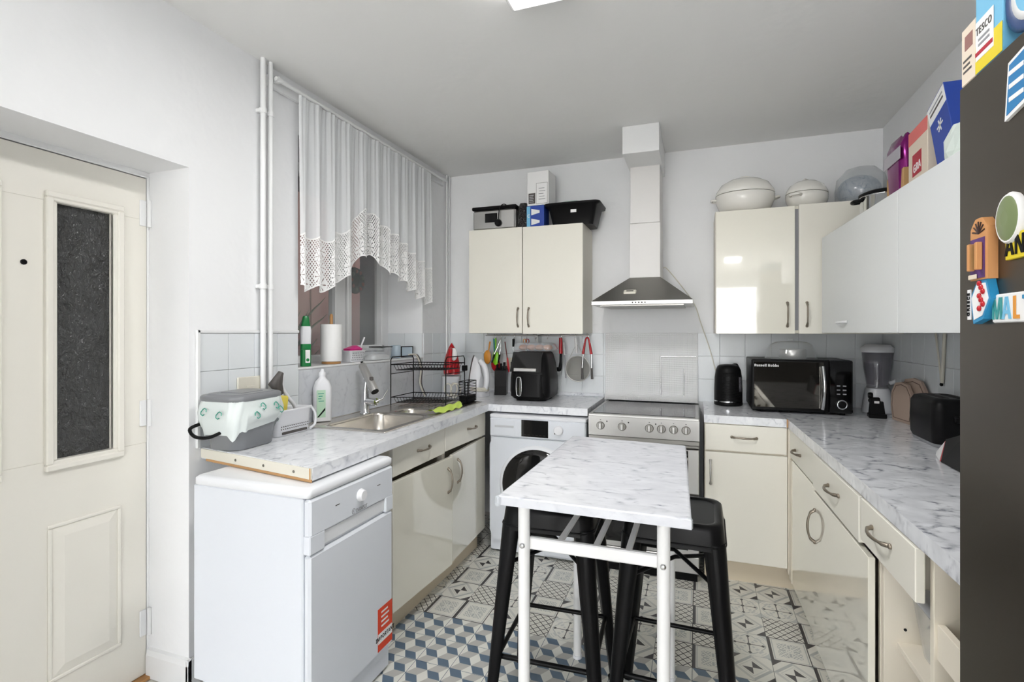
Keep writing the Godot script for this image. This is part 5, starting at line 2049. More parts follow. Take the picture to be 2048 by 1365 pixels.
# ---------------------------------------------------------------- back counter
func back_counter_things():
	var b: MB
	var t := thing("air_fryer", "black air fryer with a silver strip and ringed handle", "air fryer", P(-1.032, WT + 0.001, 3.315), 0.0)
	t.scale = Vector3(0.93, 1.0, 0.96)
	b = mb()
	var ls := []
	for q in [[0.012, 0.25, 0.27, 0.05], [0.03, 0.285, 0.30, 0.06], [0.06, 0.295, 0.31, 0.06], [0.15, 0.29, 0.31, 0.06], [0.24, 0.265, 0.295, 0.06], [0.30, 0.235, 0.27, 0.06], [0.316, 0.215, 0.25, 0.055], [0.32, 0.18, 0.21, 0.05]]:
		ls.append(rr(0, q[0], 0, q[1], q[2], q[3], 6))
	b.loft(ls)
	part(t, "body", b, M.black_plastic)
	b = mb()
	b.loft([rr(0, 0, 0, 0.22, 0.24, 0.05, 5), rr(0, 0.013, 0, 0.22, 0.24, 0.05, 5)])
	part(t, "base", b, M.black_matte)
	b = mb()
	b.loft([[Vector3(0.10, 0.19, 0.135), Vector3(-0.13, 0.19, 0.135), Vector3(-0.13, 0.19, 0.165), Vector3(0.10, 0.19, 0.165)], [Vector3(0.10, 0.318, 0.08), Vector3(-0.115, 0.318, 0.08), Vector3(-0.115, 0.318, 0.135), Vector3(0.095, 0.318, 0.135)]], true, true, false)
	var pn := part(t, "control_screen", b, M.black_gloss)
	b = mb()
	b.tr = Transform3D(Basis(Vector3(1, 0, 0), -0.22), Vector3(-0.018, 0.204, 0.166))
	b.box(Vector3.ZERO, Vector3(0.165, 0.022, 0.006), 0.004)
	part(pn, "silver_strip", b, M.brushed)
	b = mb()
	b.loft([rr(-0.005, 0.03, 0.10, 0.27, 0.13, 0.06, 6), rr(-0.005, 0.175, 0.10, 0.265, 0.125, 0.06, 6)])
	var dw := part(t, "drawer", b, M.black_plastic)
	b = mb()
	b.loft([rr(-0.055, 0.035, 0.17, 0.035, 0.03, 0.012), rr(-0.055, 0.16, 0.17, 0.035, 0.03, 0.012)])
	part(dw, "handle", b, M.black_gloss)
	b = mb()
	var ring := []
	for k in 33:
		var a := TAU * k / 32
		ring.append(Vector3(-0.055 + cos(a) * 0.019, 0.097 + clampf(sin(a) * 1.6, -1, 1) * 0.042 + sin(a) * 0.019, 0.187))
	b.tube(ring, 0.003, 6, false)
	part(dw, "handle_ring", b, M.chrome)
	# pastries in a clear pack on top
	t = thing("pastry_pack", "clear plastic pack of brown pastries on the air fryer", "food pack", P(-1.03, WT + 0.323, 3.33), 0.0)
	b = mb()
	b.loft([rr(0, 0, 0, 0.24, 0.17, 0.02), rr(0, 0.012, 0, 0.27, 0.19, 0.02), rr(0, 0.05, 0, 0.24, 0.165, 0.02), rr(0, 0.056, 0, 0.2, 0.13, 0.02)])
	part(t, "pack", b, M.clear_plastic)
	t.set_meta("label", "clear plastic pack of brown pastries lying on the air fryer")
	for k in 4:
		var p := thing("pastry", ["brown pastry at the left end of the clear pack", "brown pastry second from the left in the clear pack", "brown pastry third from the left in the clear pack", "brown pastry at the right end of the clear pack"][k], "pastry", P(-1.115 + 0.057 * k, WT + 0.326, 3.33), 0.0, "pastries in the pack")
		b = mb()
		b.ball(Vector3(0, 0.02, 0), Vector3(0.028, 0.02, 0.07), 12, 8)
		part(p, "crust", b, M.crust)
	# black knife block
	t = thing("knife_block", "black knife block in the corner left of the air fryer", "knife block", P(-1.335, WT + 0.001, 3.475), 0.25)
	b = mb()
	b.prism([Vector2(-0.06, 0), Vector2(0.06, 0), Vector2(0.05, 0.06), Vector2(0.06, 0.20), Vector2(-0.05, 0.175), Vector2(-0.045, 0.06)], "x", -0.042, 0.042)
	part(t, "block", b, M.black_plastic)
	for k in 3:
		b = mb()
		b.tube([Vector3(-0.025 + 0.025 * k, 0.17, 0.02), Vector3(-0.025 + 0.025 * k, 0.215 + 0.008 * k, 0.012)], 0.009, 8)
		part(t, "knife_handle", b, M.black_matte)
	# kettle
	t = thing("kettle", "black ribbed jug kettle between the cooker and the microwave", "kettle", P(0.178, WT + 0.001, 3.44), 0.5)
	b = mb()
	b.lathe([Vector2(0.078, 0), Vector2(0.082, 0.004), Vector2(0.082, 0.018), Vector2(0.076, 0.022)], Vector3.ZERO, 28)
	part(t, "power_base", b, M.black_plastic)
	b = mb()
	b.lathe([Vector2(0.0815, 0.0225), Vector2(0.0815, 0.029)], Vector3.ZERO, 28, false, false)
	part(t, "chrome_band", b, M.chrome)
	b = mb()
	b.lathe([Vector2(0.081, 0.029), Vector2(0.081, 0.10), Vector2(0.078, 0.17), Vector2(0.072, 0.215), Vector2(0.062, 0.238), Vector2(0.05, 0.246), Vector2(0.02, 0.25)], Vector3.ZERO, 28)
	var kb := part(t, "body", b, M.black_plastic)
	for k in 17:
		b = mb()
		var y := 0.05 + 0.0095 * k
		var pts := []
		for i in 8:
			var a := deg_to_rad(215.0 + i * 12.0)
			var rr_ := 0.0815 if y < 0.11 else 0.0815 - (y - 0.11) * 0.075
			pts.append(Vector3(cos(a) * rr_, y - 0.018 * (i / 7.0), -sin(a) * rr_))
		b.tube(pts, 0.0022, 4)
		part(kb, "rib", b, M.black_plastic)
	b = mb()
	var g := []
	for s in [-1, 1]:
		pass
	b.tr = Transform3D(Basis(Vector3.UP, 0.45), Vector3.ZERO)
	b.box(Vector3(0, 0.13, 0.079), Vector3(0.022, 0.09, 0.008), 0.003)
	part(kb, "water_gauge", b, M.smoky)
	b = mb()
	b.tube(curve([Vector3(0.05, 0.235, -0.035), Vector3(0.10, 0.235, -0.07), Vector3(0.115, 0.16, -0.08), Vector3(0.105, 0.08, -0.072), Vector3(0.066, 0.055, -0.045)], 6), 0.012, 10)
	part(kb, "handle", b, M.black_plastic)
	microwave()

func microwave():
	var t := thing("microwave", "black microwave oven with a mirror door and silver handle", "microwave", P(0.532, WT + 0.001, 3.185), 0.0)
	var w := 0.49
	var b := mb()
	b.span(-w / 2, w / 2, 0.012, 0.295, -0.345, -0.02, 0.006)
	part(t, "body", b, M.black_plastic)
	b = mb()
	b.span(-w / 2, w / 2 - 0.112, 0.012, 0.295, -0.02, 0.0, 0.005)
	var d := part(t, "door", b, M.black_plastic)
	b = mb()
	b.span(-w / 2 + 0.012, w / 2 - 0.135, 0.03, 0.283, 0.0, 0.0015, 0.0005)
	mat("mirror_black", rgb(92, 90, 86), 0.04, 0.9)
	part(d, "door_glass", b, M.mirror_black, "dark mirror glass")
	lettering(d, "brand_lettering", "Russell Hobbs", 0.014, Vector3(-w / 2 + 0.075, 0.262, 0.0016), Basis(), M.tag_white)
	b = mb()
	var hp := []
	for k in 9:
		var s := k / 8.0
		hp.append(Vector3(w / 2 - 0.145 + 0.006 * sin(s * PI), 0.035 + 0.225 * s, 0.012 + 0.016 * sin(s * PI)))
	b.tube(hp, 0.02, 12, true, 0.55)
	part(d, "handle", b, M.chrome)
	b = mb()
	b.span(w / 2 - 0.111, w / 2, 0.012, 0.295, -0.02, 0.0, 0.006)
	var cp := part(t, "control_panel", b, M.black_gloss)
	b = mb()
	b.tr = Transform3D(Basis(Vector3(1, 0, 0), PI / 2), Vector3(w / 2 - 0.052, 0.06, 0.0))
	b.lathe([Vector2(0.026, 0), Vector2(0.026, 0.012), Vector2(0.020, 0.016), Vector2(0.018, 0.012)], Vector3.ZERO, 28, false, false)
	var kn := part(cp, "dial", b, M.chrome)
	b = mb()
	b.tr = Transform3D(Basis(Vector3(1, 0, 0), PI / 2), Vector3(w / 2 - 0.052, 0.06, 0.0))
	b.lathe([Vector2(0.018, 0.010), Vector2(0.017, 0.018), Vector2(0.012, 0.020)], Vector3.ZERO, 24)
	part(kn, "dial_centre", b, M.black_plastic)
	for i in 3:
		for j in 2:
			b = mb()
			var x := w / 2 - 0.075 + 0.028 * j
			var y := 0.112 + 0.022 * i
			b.span(x, x + 0.016, y, y + 0.006, 0.0, 0.0006)
			part(cp, "button", b, M.mid_grey)
	for x in [-w / 2 + 0.04, w / 2 - 0.04]:
		for z in [-0.04, -0.3]:
			b = mb()
			b.lathe([Vector2(0.012, 0), Vector2(0.014, 0.013)], Vector3(x, 0, z), 10)
			part(t, "foot", b, M.black_matte)
	# clear dome with a tin under it, on the microwave
	t = thing("cake_dome", "clear plastic food dome on the microwave", "dome", P(0.505, WT + 0.2975, 3.34), 0.0)
	b = mb()
	b.lathe([Vector2(0.135, 0.0), Vector2(0.128, 0.01), Vector2(0.122, 0.05), Vector2(0.108, 0.08), Vector2(0.08, 0.095), Vector2(0.04, 0.10)], Vector3.ZERO, 32, false, true)
	part(t, "dome", b, M.clear_glass)
	b = mb()
	b.lathe([Vector2(0.012, 0.10), Vector2(0.018, 0.108), Vector2(0.012, 0.114)], Vector3.ZERO, 16)
	part(t, "knob", b, M.clear_glass)
	t = thing("cake_tin", "round silver tin under the clear dome", "tin", P(0.515, WT + 0.2975, 3.34), 0.0)
	b = mb()
	b.lathe([Vector2(0.068, 0), Vector2(0.07, 0.002), Vector2(0.07, 0.05), Vector2(0.066, 0.054)], Vector3.ZERO, 28)
	part(t, "tin", b, M.brushed)

# ---------------------------------------------------------------- hanging utensils
func hanging_things():
	var b: MB
	var t := wthing("utensil_rail", "thin steel utensil rail with hooks under the left wall cupboard", "rail", P(-1.09, 1.325, 3.52))
	b = mb()
	b.tube([P(-1.475, 1.326, 3.52), P(-0.70, 1.326, 3.52)], 0.005, 8)
	part(t, "rod", b, M.brushed)
	for x in [-1.46, -1.10, -0.715]:
		b = mb()
		b.tube([P(x, 1.342, 3.52), P(x, 1.322, 3.52)], 0.004, 6)
		part(t, "post", b, M.brushed)
	var hx := [-1.405, -1.385, -1.345, -1.315, -1.245, -1.15, -1.08, -0.995, -0.897, -0.797, -0.703]
	for x in hx:
		b = mb()
		b.tube(curve([P(x, 1.332, 3.525), P(x, 1.332, 3.51), P(x, 1.31, 3.508), P(x, 1.30, 3.50), P(x, 1.306, 3.49)], 4), 0.002, 5)
		part(t, "hook", b, M.chrome)
	var spoon := func(called: String, label: String, x: float, top: float, low: float, m: Material, w: float, lean: float, hm: Material, dz: float):
		var s := wthing(called, label, called.replace("_", " "), P(x, top, 3.495 - dz), "utensils hanging from the rail")
		var bb := mb()
		var p0 := P(x, top, 3.495 - dz)
		var p1 := P(x + lean, low + 0.07, 3.485 - dz)
		bb.tube([p0, p0.lerp(p1, 0.5), p1], [0.007, 0.006, 0.005], 8)
		part(s, "handle", bb, hm)
		bb = mb()
		var c := P(x + lean * 1.5, low + 0.042, 3.482 - dz)
		bb.ball(c, Vector3(w * 1.1, 0.052, 0.008), 12, 8)
		part(s, "head", bb, m)
	spoon.call("slotted_spoon", "orange silicone spoon hanging at the rail's left end", -1.43, 1.28, 1.125, M.orange, 0.026, -0.01, M.orange, 0.0)
	spoon.call("spatula", "red silicone spatula with a teal-banded handle hanging from the rail", -1.40, 1.30, 1.075, M.red, 0.032, 0.012, M.teal, 0.0)
	spoon.call("serving_spoon", "lime green silicone spoon hanging in front of the red spatula", -1.375, 1.305, 1.12, M.lime, 0.024, 0.004, M.lime, 0.026)
	# slim tongs and whisk handles
	t = wthing("kitchen_tongs", "small steel tongs with black tips hanging left of the air fryer", "tongs", P(-1.325, 1.30, 3.445), "utensils hanging from the rail")
	for s in [-1, 1]:
		b = mb()
		b.tube([P(-1.325, 1.305, 3.445), P(-1.335 + 0.012 * s, 1.24, 3.435), P(-1.35 + 0.02 * s, 1.19, 3.433)], [0.004, 0.006, 0.006], 6)
		part(t, "arm", b, M.chrome)
		b = mb()
		b.tube([P(-1.35 + 0.02 * s, 1.19, 3.433), P(-1.365 + 0.024 * s, 1.13, 3.431)], [0.007, 0.005], 6)
		part(t, "tip", b, M.black_plastic)
	t = wthing("barbecue_brush", "slim dark red brush hanging beside the small steel tongs", "brush", P(-1.315, 1.29, 3.50), "utensils hanging from the rail")
	b = mb()
	b.tube([P(-1.315, 1.28, 3.50), P(-1.295, 1.16, 3.495)], 0.004, 6)
	part(t, "handle", b, M.dark_red)
	b = mb()
	b.tube([P(-1.295, 1.165, 3.495), P(-1.285, 1.09, 3.493), P(-1.282, 1.06, 3.493)], [0.006, 0.009, 0.004], 8)
	part(t, "head", b, M.red)
	t = wthing("peeler", "black-handled peeler hanging just left of the air fryer", "peeler", P(-1.245, 1.29, 3.49), "utensils hanging from the rail")
	b = mb()
	b.tube([P(-1.245, 1.30, 3.49), P(-1.247, 1.245, 3.49)], [0.010, 0.008], 8)
	part(t, "handle", b, M.black_plastic)
	b = mb()
	b.span(-1.253, -1.240, 1.19, 1.248, -3.492, -3.488, 0.001)
	part(t, "blade", b, M.chrome)
	t = wthing("scissors", "scissors with orange and red loops hanging behind the pastry pack", "scissors", P(-1.15, 1.30, 3.49), "utensils hanging from the rail")
	for s in [-1, 1]:
		b = mb()
		var lp := []
		for k in 13: lp.append(P(-1.15 + 0.012 * s + cos(TAU * k / 12) * 0.010, 1.285 + sin(TAU * k / 12) * 0.016, 3.49))
		b.tube(lp, 0.003, 6, false)
		part(t, "loop", b, [M.orange, M.red][(s + 1) / 2])
		b = mb()
		b.tube([P(-1.15 + 0.006 * s, 1.27, 3.49), P(-1.15 - 0.006 * s, 1.14, 3.49)], 0.004, 5)
		part(t, "blade", b, M.chrome)
	t = wthing("ladle", "white-handled ladle hanging behind the pastry pack", "ladle", P(-1.08, 1.30, 3.49), "utensils hanging from the rail")
	b = mb()
	b.tube(curve([P(-1.08, 1.28, 3.495), P(-1.088, 1.31, 3.495), P(-1.075, 1.318, 3.495), P(-1.066, 1.30, 3.495), P(-1.066, 1.10, 3.50)], 4), 0.005, 8)
	part(t, "handle", b, M.tag_white)
	b = mb()
	b.ball(P(-1.066, 1.085, 3.50), Vector3(0.03, 0.022, 0.018), 12, 6)
	part(t, "bowl", b, M.tag_white)
	t = wthing("red_ladle", "red-handled black ladle hanging right of the air fryer", "ladle", P(-0.897, 1.31, 3.49), "utensils hanging from the rail")
	b = mb()
	b.tube([P(-0.897, 1.31, 3.49), P(-0.895, 1.20, 3.488)], [0.012, 0.014], 8)
	part(t, "handle", b, M.red)
	b = mb()
	b.tube(curve([P(-0.895, 1.20, 3.488), P(-0.898, 1.13, 3.488), P(-0.905, 1.09, 3.49), P(-0.925, 1.092, 3.50)], 4), [0.009, 0.009, 0.009, 0.009, 0.010, 0.011, 0.012, 0.013, 0.014, 0.015, 0.016, 0.016, 0.014], 8)
	part(t, "bowl", b, M.black_plastic)
	t = wthing("slim_turner", "long white and grey turner hanging beside the red-handled ladle", "turner", P(-0.875, 1.29, 3.50), "utensils hanging from the rail")
	b = mb()
	b.tube([P(-0.877, 1.28, 3.50), P(-0.872, 1.19, 3.50)], 0.004, 6)
	part(t, "handle", b, M.tag_white)
	b = mb()
	b.tube([P(-0.872, 1.19, 3.50), P(-0.862, 1.03, 3.50)], [0.004, 0.006], 6)
	part(t, "shaft", b, M.mid_grey)
	# sieve
	t = wthing("sieve", "round wire mesh sieve hanging by its white handle", "sieve", P(-0.797, 1.30, 3.50), "utensils hanging from the rail")
	var c := P(-0.776, 1.097, 3.492)
	b = mb()
	var ring := []
	for k in 33: ring.append(c + Vector3(cos(TAU * k / 32) * 0.086, sin(TAU * k / 32) * 0.088, 0))
	b.tube(ring, 0.0035, 6, false)
	part(t, "rim", b, M.brushed)
	b = mb()
	b.tr = Transform3D(Basis(Vector3(1, 0, 0), PI / 2), c)
	b.lathe([Vector2(0.085, 0), Vector2(0.075, -0.02), Vector2(0.05, -0.034), Vector2(0.02, -0.04)], Vector3.ZERO, 28, false, true)
	mat("mesh_grey", Color(0.5, 0.48, 0.42, 0.55), 0.5)
	M.mesh_grey.transparency = BaseMaterial3D.TRANSPARENCY_ALPHA
	part(t, "mesh", b, M.mesh_grey)
	b = mb()
	b.tube([P(-0.792, 1.31, 3.492), P(-0.79, 1.29, 3.492), P(-0.783, 1.205, 3.492)], [0.008, 0.010, 0.007], 8)
	part(t, "handle", b, M.tag_white)
	for s in [-1, 1]:
		b = mb()
		b.tube([P(-0.785, 1.27, 3.492), P(-0.776 + 0.06 * s, 1.165, 3.492)], 0.002, 5)
		part(t, "stay", b, M.brushed)
	t = wthing("red_tongs", "steel tongs with red grips hanging at the rail's right end", "tongs", P(-0.706, 1.31, 3.47), "utensils hanging from the rail")
	b = mb()
	b.tube(curve([P(-0.722, 1.27, 3.47), P(-0.716, 1.30, 3.47), P(-0.706, 1.312, 3.47), P(-0.696, 1.30, 3.47), P(-0.69, 1.27, 3.47)], 5), 0.006, 8)
	part(t, "hinge_bow", b, M.red)
	for s in [-1, 1]:
		b = mb()
		b.tube([P(-0.706 + 0.016 * s, 1.275, 3.47), P(-0.706 + 0.028 * s, 1.20, 3.47)], [0.007, 0.010], 8)
		part(t, "grip", b, M.red)
		b = mb()
		b.tube([P(-0.706 + 0.028 * s, 1.20, 3.47), P(-0.706 + 0.032 * s - 0.002, 1.105, 3.47)], 0.006, 8)
		part(t, "arm", b, M.chrome)
		b = mb()
		b.tube([P(-0.706 + 0.032 * s - 0.002, 1.105, 3.47), P(-0.706 + 0.034 * s, 1.03, 3.47)], [0.007, 0.009], 8)
		part(t, "tip", b, M.dark_grey)

# ---------------------------------------------------------------- on the wall cupboards
func print_box(called: String, label: String, cat: String, at: Vector3, turn: float, s: Vector3, m: Material, tilt := 0.0) -> Node3D:
	# folded carton standing on its base; front face at +z
	var t := thing(called, label, cat, at, turn)
	if tilt != 0.0: t.rotation.z = tilt
	var b := mb()
	b.span(-s.x / 2, s.x / 2, 0, s.y, -s.z / 2, s.z / 2, 0.0015)
	part(t, "carton", b, m)
	return t

func plate_on(t: Node3D, called: String, x0: float, x1: float, y0: float, y1: float, z: float, m: Material) -> MeshInstance3D:
	var b := MB.new()
	b.span(x0, x1, y0, y1, z, z + 0.0006)
	return part(t, called, b, m)

func cupboard_top_things():
	var b: MB
	var y := 2.0515
	# deep fryer wrapped in film
	var t := thing("deep_fryer", "silver deep fryer with a black lid, plug hanging over its front", "fryer", P(-1.30, y, 3.40), 0.0)
	b = mb()
	b.span(-0.178, 0.138, 0.004, 0.145, -0.115, 0.105, 0.012)
	part(t, "body", b, M.brushed)
	b = mb()
	b.span(-0.185, 0.145, 0.145, 0.168, -0.12, 0.11, 0.006)
	part(t, "lid", b, M.black_plastic)
	b = mb()
	b.span(-0.085, 0.005, 0.055, 0.118, 0.105, 0.109, 0.002)
	part(t, "window", b, M.black_gloss)
	b = mb()
	b.tube(curve([Vector3(0.06, 0.172, 0.0), Vector3(0.05, 0.178, 0.09), Vector3(0.03, 0.15, 0.118), Vector3(0.02, 0.10, 0.116), Vector3(0.017, 0.055, 0.118)], 5), 0.0035, 6)
	part(t, "cord", b, M.black_plastic)
	b = mb()
	b.tr = Transform3D(Basis(Vector3(1, 0, 0), PI / 2), Vector3(0.015, 0.048, 0.107))
	b.lathe([Vector2(0.024, 0), Vector2(0.026, 0.008), Vector2(0.02, 0.022)], Vector3.ZERO, 16)
	part(t, "plug", b, M.black_plastic)
	b = mb()
	b.loft([rr(0.182, 0.002, 0.0, 0.072, 0.2, 0.01), rr(0.185, 0.14, 0.0, 0.068, 0.2, 0.02), rr(0.18, 0.178, 0.0, 0.05, 0.15, 0.02)], true, true, false)
	part(t, "wrapped_basket", b, M.crinkle_black, "black film-wrapped frying basket")
	# bulb box
	t = print_box("bulb_box", "blue light bulb box on the left wall cupboard", "box", P(-1.018, y, 3.345), 0.0, Vector3(0.122, 0.143, 0.12), M.blue_card)
	for k in 2:
		b = mb()
		var yy := 0.035 + 0.066 * k
		b.prism([Vector2(-0.028, yy - 0.022), Vector2(-0.028, yy + 0.022), Vector2(0.012, yy + 0.012), Vector2(0.03, yy + 0.008), Vector2(0.03, yy - 0.008), Vector2(0.012, yy - 0.012)], "z", 0.060, 0.0608)
		part(t, "bulb_print", b, M.tag_white)
	plate_on(t, "side_stripe", -0.06, -0.035, 0.004, 0.139, 0.06, M.sky_card)
	lettering(t, "letter_mark", "C", 0.022, Vector3(-0.047, 0.075, 0.0607), Basis(), M.tag_white)
	# white carton on top of it
	t = print_box("white_carton", "tall white carton with a printed panel standing on the blue bulb box", "box", P(-0.995, y + 0.1435, 3.355), -0.05, Vector3(0.15, 0.225, 0.15), M.tag_white)
	plate_on(t, "dark_panel", -0.066, -0.018, 0.012, 0.082, 0.075, M.dark_grey)
	plate_on(t, "printed_frame", -0.012, 0.068, 0.008, 0.146, 0.075, M.dark_grey)
	plate_on(t, "printed_panel", -0.010, 0.066, 0.010, 0.144, 0.0753, M.tag_white)
	for k in 5:
		plate_on(t, "print_line", 0.006 + 0.004 * (k % 2), 0.052 - 0.006 * (k % 3), 0.036 + 0.018 * k, 0.040 + 0.018 * k, 0.0757, M.mid_grey)
	for k in 5:
		plate_on(t, "print_line", -0.060, -0.030 - 0.004 * (k % 2), 0.022 + 0.011 * k, 0.025 + 0.011 * k, 0.0757, M.pale_grey)
	# black tub
	t = thing("washing_tub", "black plastic tub on the left wall cupboard, overhanging its side", "tub", P(-0.772, y, 3.405), 0.0)
	b = mb()
	b.loft([rr(0, 0, 0, 0.27, 0.20, 0.03), rr(0, 0.125, 0, 0.325, 0.25, 0.035), rr(0, 0.128, 0, 0.365, 0.29, 0.04), rr(0, 0.142, 0, 0.37, 0.295, 0.04), rr(0, 0.142, 0, 0.345, 0.27, 0.035), rr(0, 0.135, 0, 0.33, 0.255, 0.035), rr(0, 0.004, 0, 0.26, 0.19, 0.03)])
	part(t, "tub", b, M.black_plastic)
	plate_on(t, "tag", -0.006, 0.032, 0.078, 0.112, 0.119, M.tag_white)
	t = wthing("folded_cloth", "pale green folded cloth heaped in the black tub", "cloth", P(-0.80, y + 0.13, 3.41))
	b = mb()
	b.ball(P(-0.80, y + 0.135, 3.41), Vector3(0.14, 0.045, 0.10), 18, 10)
	part(t, "fabric", b, M.sage)
	# tureens on the corner cupboard
	var y2 := 2.0555
	for k in 2:
		var rx: float = [0.165, 0.126][k]
		var hh: float = [0.22, 0.175][k]
		t = thing("tureen", ["large white lidded serving bowl with two handles, left one", "smaller white lidded serving bowl with two handles, right one"][k], "serving bowl", [P(0.268, y2, 3.405), P(0.60, y2, 3.415)][k], [0.05, 0.95][k], "white lidded bowls on the corner cupboard")
		b = mb()
		b.lathe([Vector2(0.55, 0), Vector2(0.62, 0.01), Vector2(0.85, 0.12), Vector2(0.985, 0.36), Vector2(1.0, 0.52), Vector2(0.985, 0.54)].map(func(p): return Vector2(p.x * rx, p.y * hh)), Vector3.ZERO, 36, true, true, 1.0, 0.85)
		part(t, "bowl", b, M.porcelain)
		b = mb()
		b.lathe([Vector2(0.985, 0.555), Vector2(1.0, 0.57), Vector2(0.96, 0.66), Vector2(0.80, 0.84), Vector2(0.5, 0.96), Vector2(0.2, 1.0)].map(func(p): return Vector2(p.x * rx, p.y * hh)), Vector3.ZERO, 36, true, true, 1.0, 0.85)
		var lid := part(t, "lid", b, M.porcelain)
		b = mb()
		b.tube(curve([Vector3(-0.035, hh * 0.98, 0.0), Vector3(-0.02, hh * 1.04, 0), Vector3(0.02, hh * 1.04, 0), Vector3(0.035, hh * 0.98, 0)], 4), 0.006, 8)
		part(lid, "lid_handle", b, M.porcelain)
		for s in [-1, 1]:
			b = mb()
			b.tube(curve([Vector3(s * rx * 0.97, hh * 0.42, 0.03), Vector3(s * (rx + 0.020), hh * 0.44, 0.02), Vector3(s * (rx + 0.020), hh * 0.44, -0.02), Vector3(s * rx * 0.97, hh * 0.42, -0.03)], 4), 0.007, 8)
			part(t, "side_handle", b, M.porcelain)
	# bagged bundle
	t = thing("bagged_bundle", "clear plastic bag bulging with blue-grey cloth in the corner", "bag", P(0.874, y2, 3.425), 0.0)
	b = mb()
	var ls := []
	for q in [[0.0, 0.75], [0.02, 0.95], [0.10, 1.0], [0.17, 0.9], [0.215, 0.6], [0.232, 0.2]]:
		var lp := []
		for k in 28:
			var a := TAU * k / 28
			var w := 1.0 + 0.03 * sin(a * 7.0 + q[0] * 40.0) + 0.02 * sin(a * 13.0)
			lp.append(Vector3(cos(a) * 0.128 * q[1] * w, q[0], -sin(a) * 0.13 * q[1] * w))
		ls.append(lp)
	b.loft(ls)
	part(t, "bag", b, M.clear_plastic)
	b = mb()
	b.ball(Vector3(-0.01, 0.095, 0), Vector3(0.108, 0.088, 0.105), 18, 10)
	part(t, "contents", b, M.bundle)
	# pot on the low right cupboard
	var y3 := 1.8575
	t = thing("stock_pot", "steel pot with a black rim and handle on the right cupboards", "pot", P(0.868, y3, 3.02), 0.0)
	b = mb()
	b.lathe([Vector2(0.095, 0), Vector2(0.10, 0.006), Vector2(0.10, 0.155), Vector2(0.104, 0.158), Vector2(0.104, 0.163)], Vector3.ZERO, 32)
	part(t, "body", b, M.chrome)
	b = mb()
	b.lathe([Vector2(0.106, 0.163), Vector2(0.106, 0.176), Vector2(0.08, 0.188), Vector2(0.03, 0.195)], Vector3.ZERO, 32)
	part(t, "lid", b, M.black_plastic)
	b = mb()
	b.tube(curve([Vector3(-0.096, 0.145, 0.025), Vector3(-0.13, 0.142, 0.018), Vector3(-0.13, 0.142, -0.018), Vector3(-0.096, 0.145, -0.025)], 4), 0.009, 8)
	part(t, "side_handle", b, M.black_plastic)
	# purple foil bag in a box
	t = thing("snack_bag", "open purple foil bag in a brown carton on the right cupboards", "bag", P(0.80, y3, 2.475), -PI / 2)
	b = mb()
	b.span(-0.10, 0.085, 0, 0.13, -0.06, 0.05, 0.002)
	part(t, "carton", b, M.cardboard)
	b = mb()
	ls = []
	for q in [[0.03, 0.10, 0.115], [0.16, 0.115, 0.125], [0.225, 0.12, 0.125], [0.262, 0.11, 0.10], [0.262, 0.095, 0.088], [0.20, 0.09, 0.08]]:
		var lp := rr(-0.005, q[0], -0.005, q[1] * 1.55, q[2], 0.03, 5)
		for i in lp.size():
			lp[i].y += 0.008 * sin(i * 1.9)
			lp[i].x *= 1.0 + 0.03 * sin(i * 2.7)
		ls.append(lp)
	b.loft(ls, true, true)
	var fb := part(t, "foil_bag", b, M.purple_foil)
	b = mb()
	b.span(-0.095, 0.085, 0.165, 0.215, 0.058, 0.062, 0.001)
	part(fb, "silver_band", b, M.silver_foil)
	# red and beige carton
	t = print_box("tea_carton", "beige and pink carton with red panel lettered GRA, on the right cupboards", "box", P(0.80, y3, 2.235), -PI / 2 - 0.05, Vector3(0.20, 0.235, 0.11), M.pale_card)
	plate_on(t, "pink_band", -0.099, 0.099, 0.185, 0.234, 0.055, M.coral)
	plate_on(t, "red_panel", -0.055, 0.04, 0.06, 0.14, 0.055, M.deep_red)
	lettering(t, "box_lettering", "GRA", 0.03, Vector3(-0.005, 0.088, 0.0557), Basis(Vector3(0, 0, 1), 0.1), M.tag_white)
	# tilted blue carton and a white bag
	t = print_box("blue_carton", "dark blue carton leaning over beside the fridge top", "box", P(0.80, y3 + 0.035, 2.07), -PI / 2, Vector3(0.13, 0.26, 0.12), M.blue_card, 0.0)
	t.transform = Transform3D(Basis(Vector3.UP, -PI / 2) * Basis(Vector3(0, 0, 1), 0.36), P(0.80, y3 + 0.026, 1.99))
	plate_on(t, "pale_top", -0.064, 0.064, 0.19, 0.255, 0.06, M.tag_white)
	plate_on(t, "print_line", -0.05, 0.05, 0.214, 0.222, 0.0606, M.dark_grey)
	plate_on(t, "print_line", -0.05, 0.05, 0.232, 0.238, 0.0606, M.mid_grey)
	for k in 3:
		b = MB.new()
		b.tr = Transform3D(Basis(Vector3(0, 0, 1), 0.9 * k), Vector3(0, 0.145, 0.0606))
		b.span(-0.022, 0.022, -0.003, 0.003, 0, 0.0006)
		part(t, "snow_mark", b, M.tag_white)
	t = thing("paper_bag", "crumpled white and pale green bag beside the leaning blue carton", "bag", P(0.735, y3, 1.885), -PI / 2)
	b = mb()
	ls = []
	for q in [[0.0, 0.8], [0.03, 1.0], [0.09, 0.9], [0.14, 0.5]]:
		var lp := []
		for k in 14:
			var a := TAU * k / 14
			var w: float = q[1] * (1.0 + 0.12 * sin(k * 2.3 + q[0] * 60.0))
			lp.append(Vector3(cos(a) * 0.055 * w, q[0] * 0.75, -sin(a) * 0.04 * w))
		ls.append(lp)
	b.loft(ls, true, true, false)
	part(t, "bag", b, M.pale_mint)

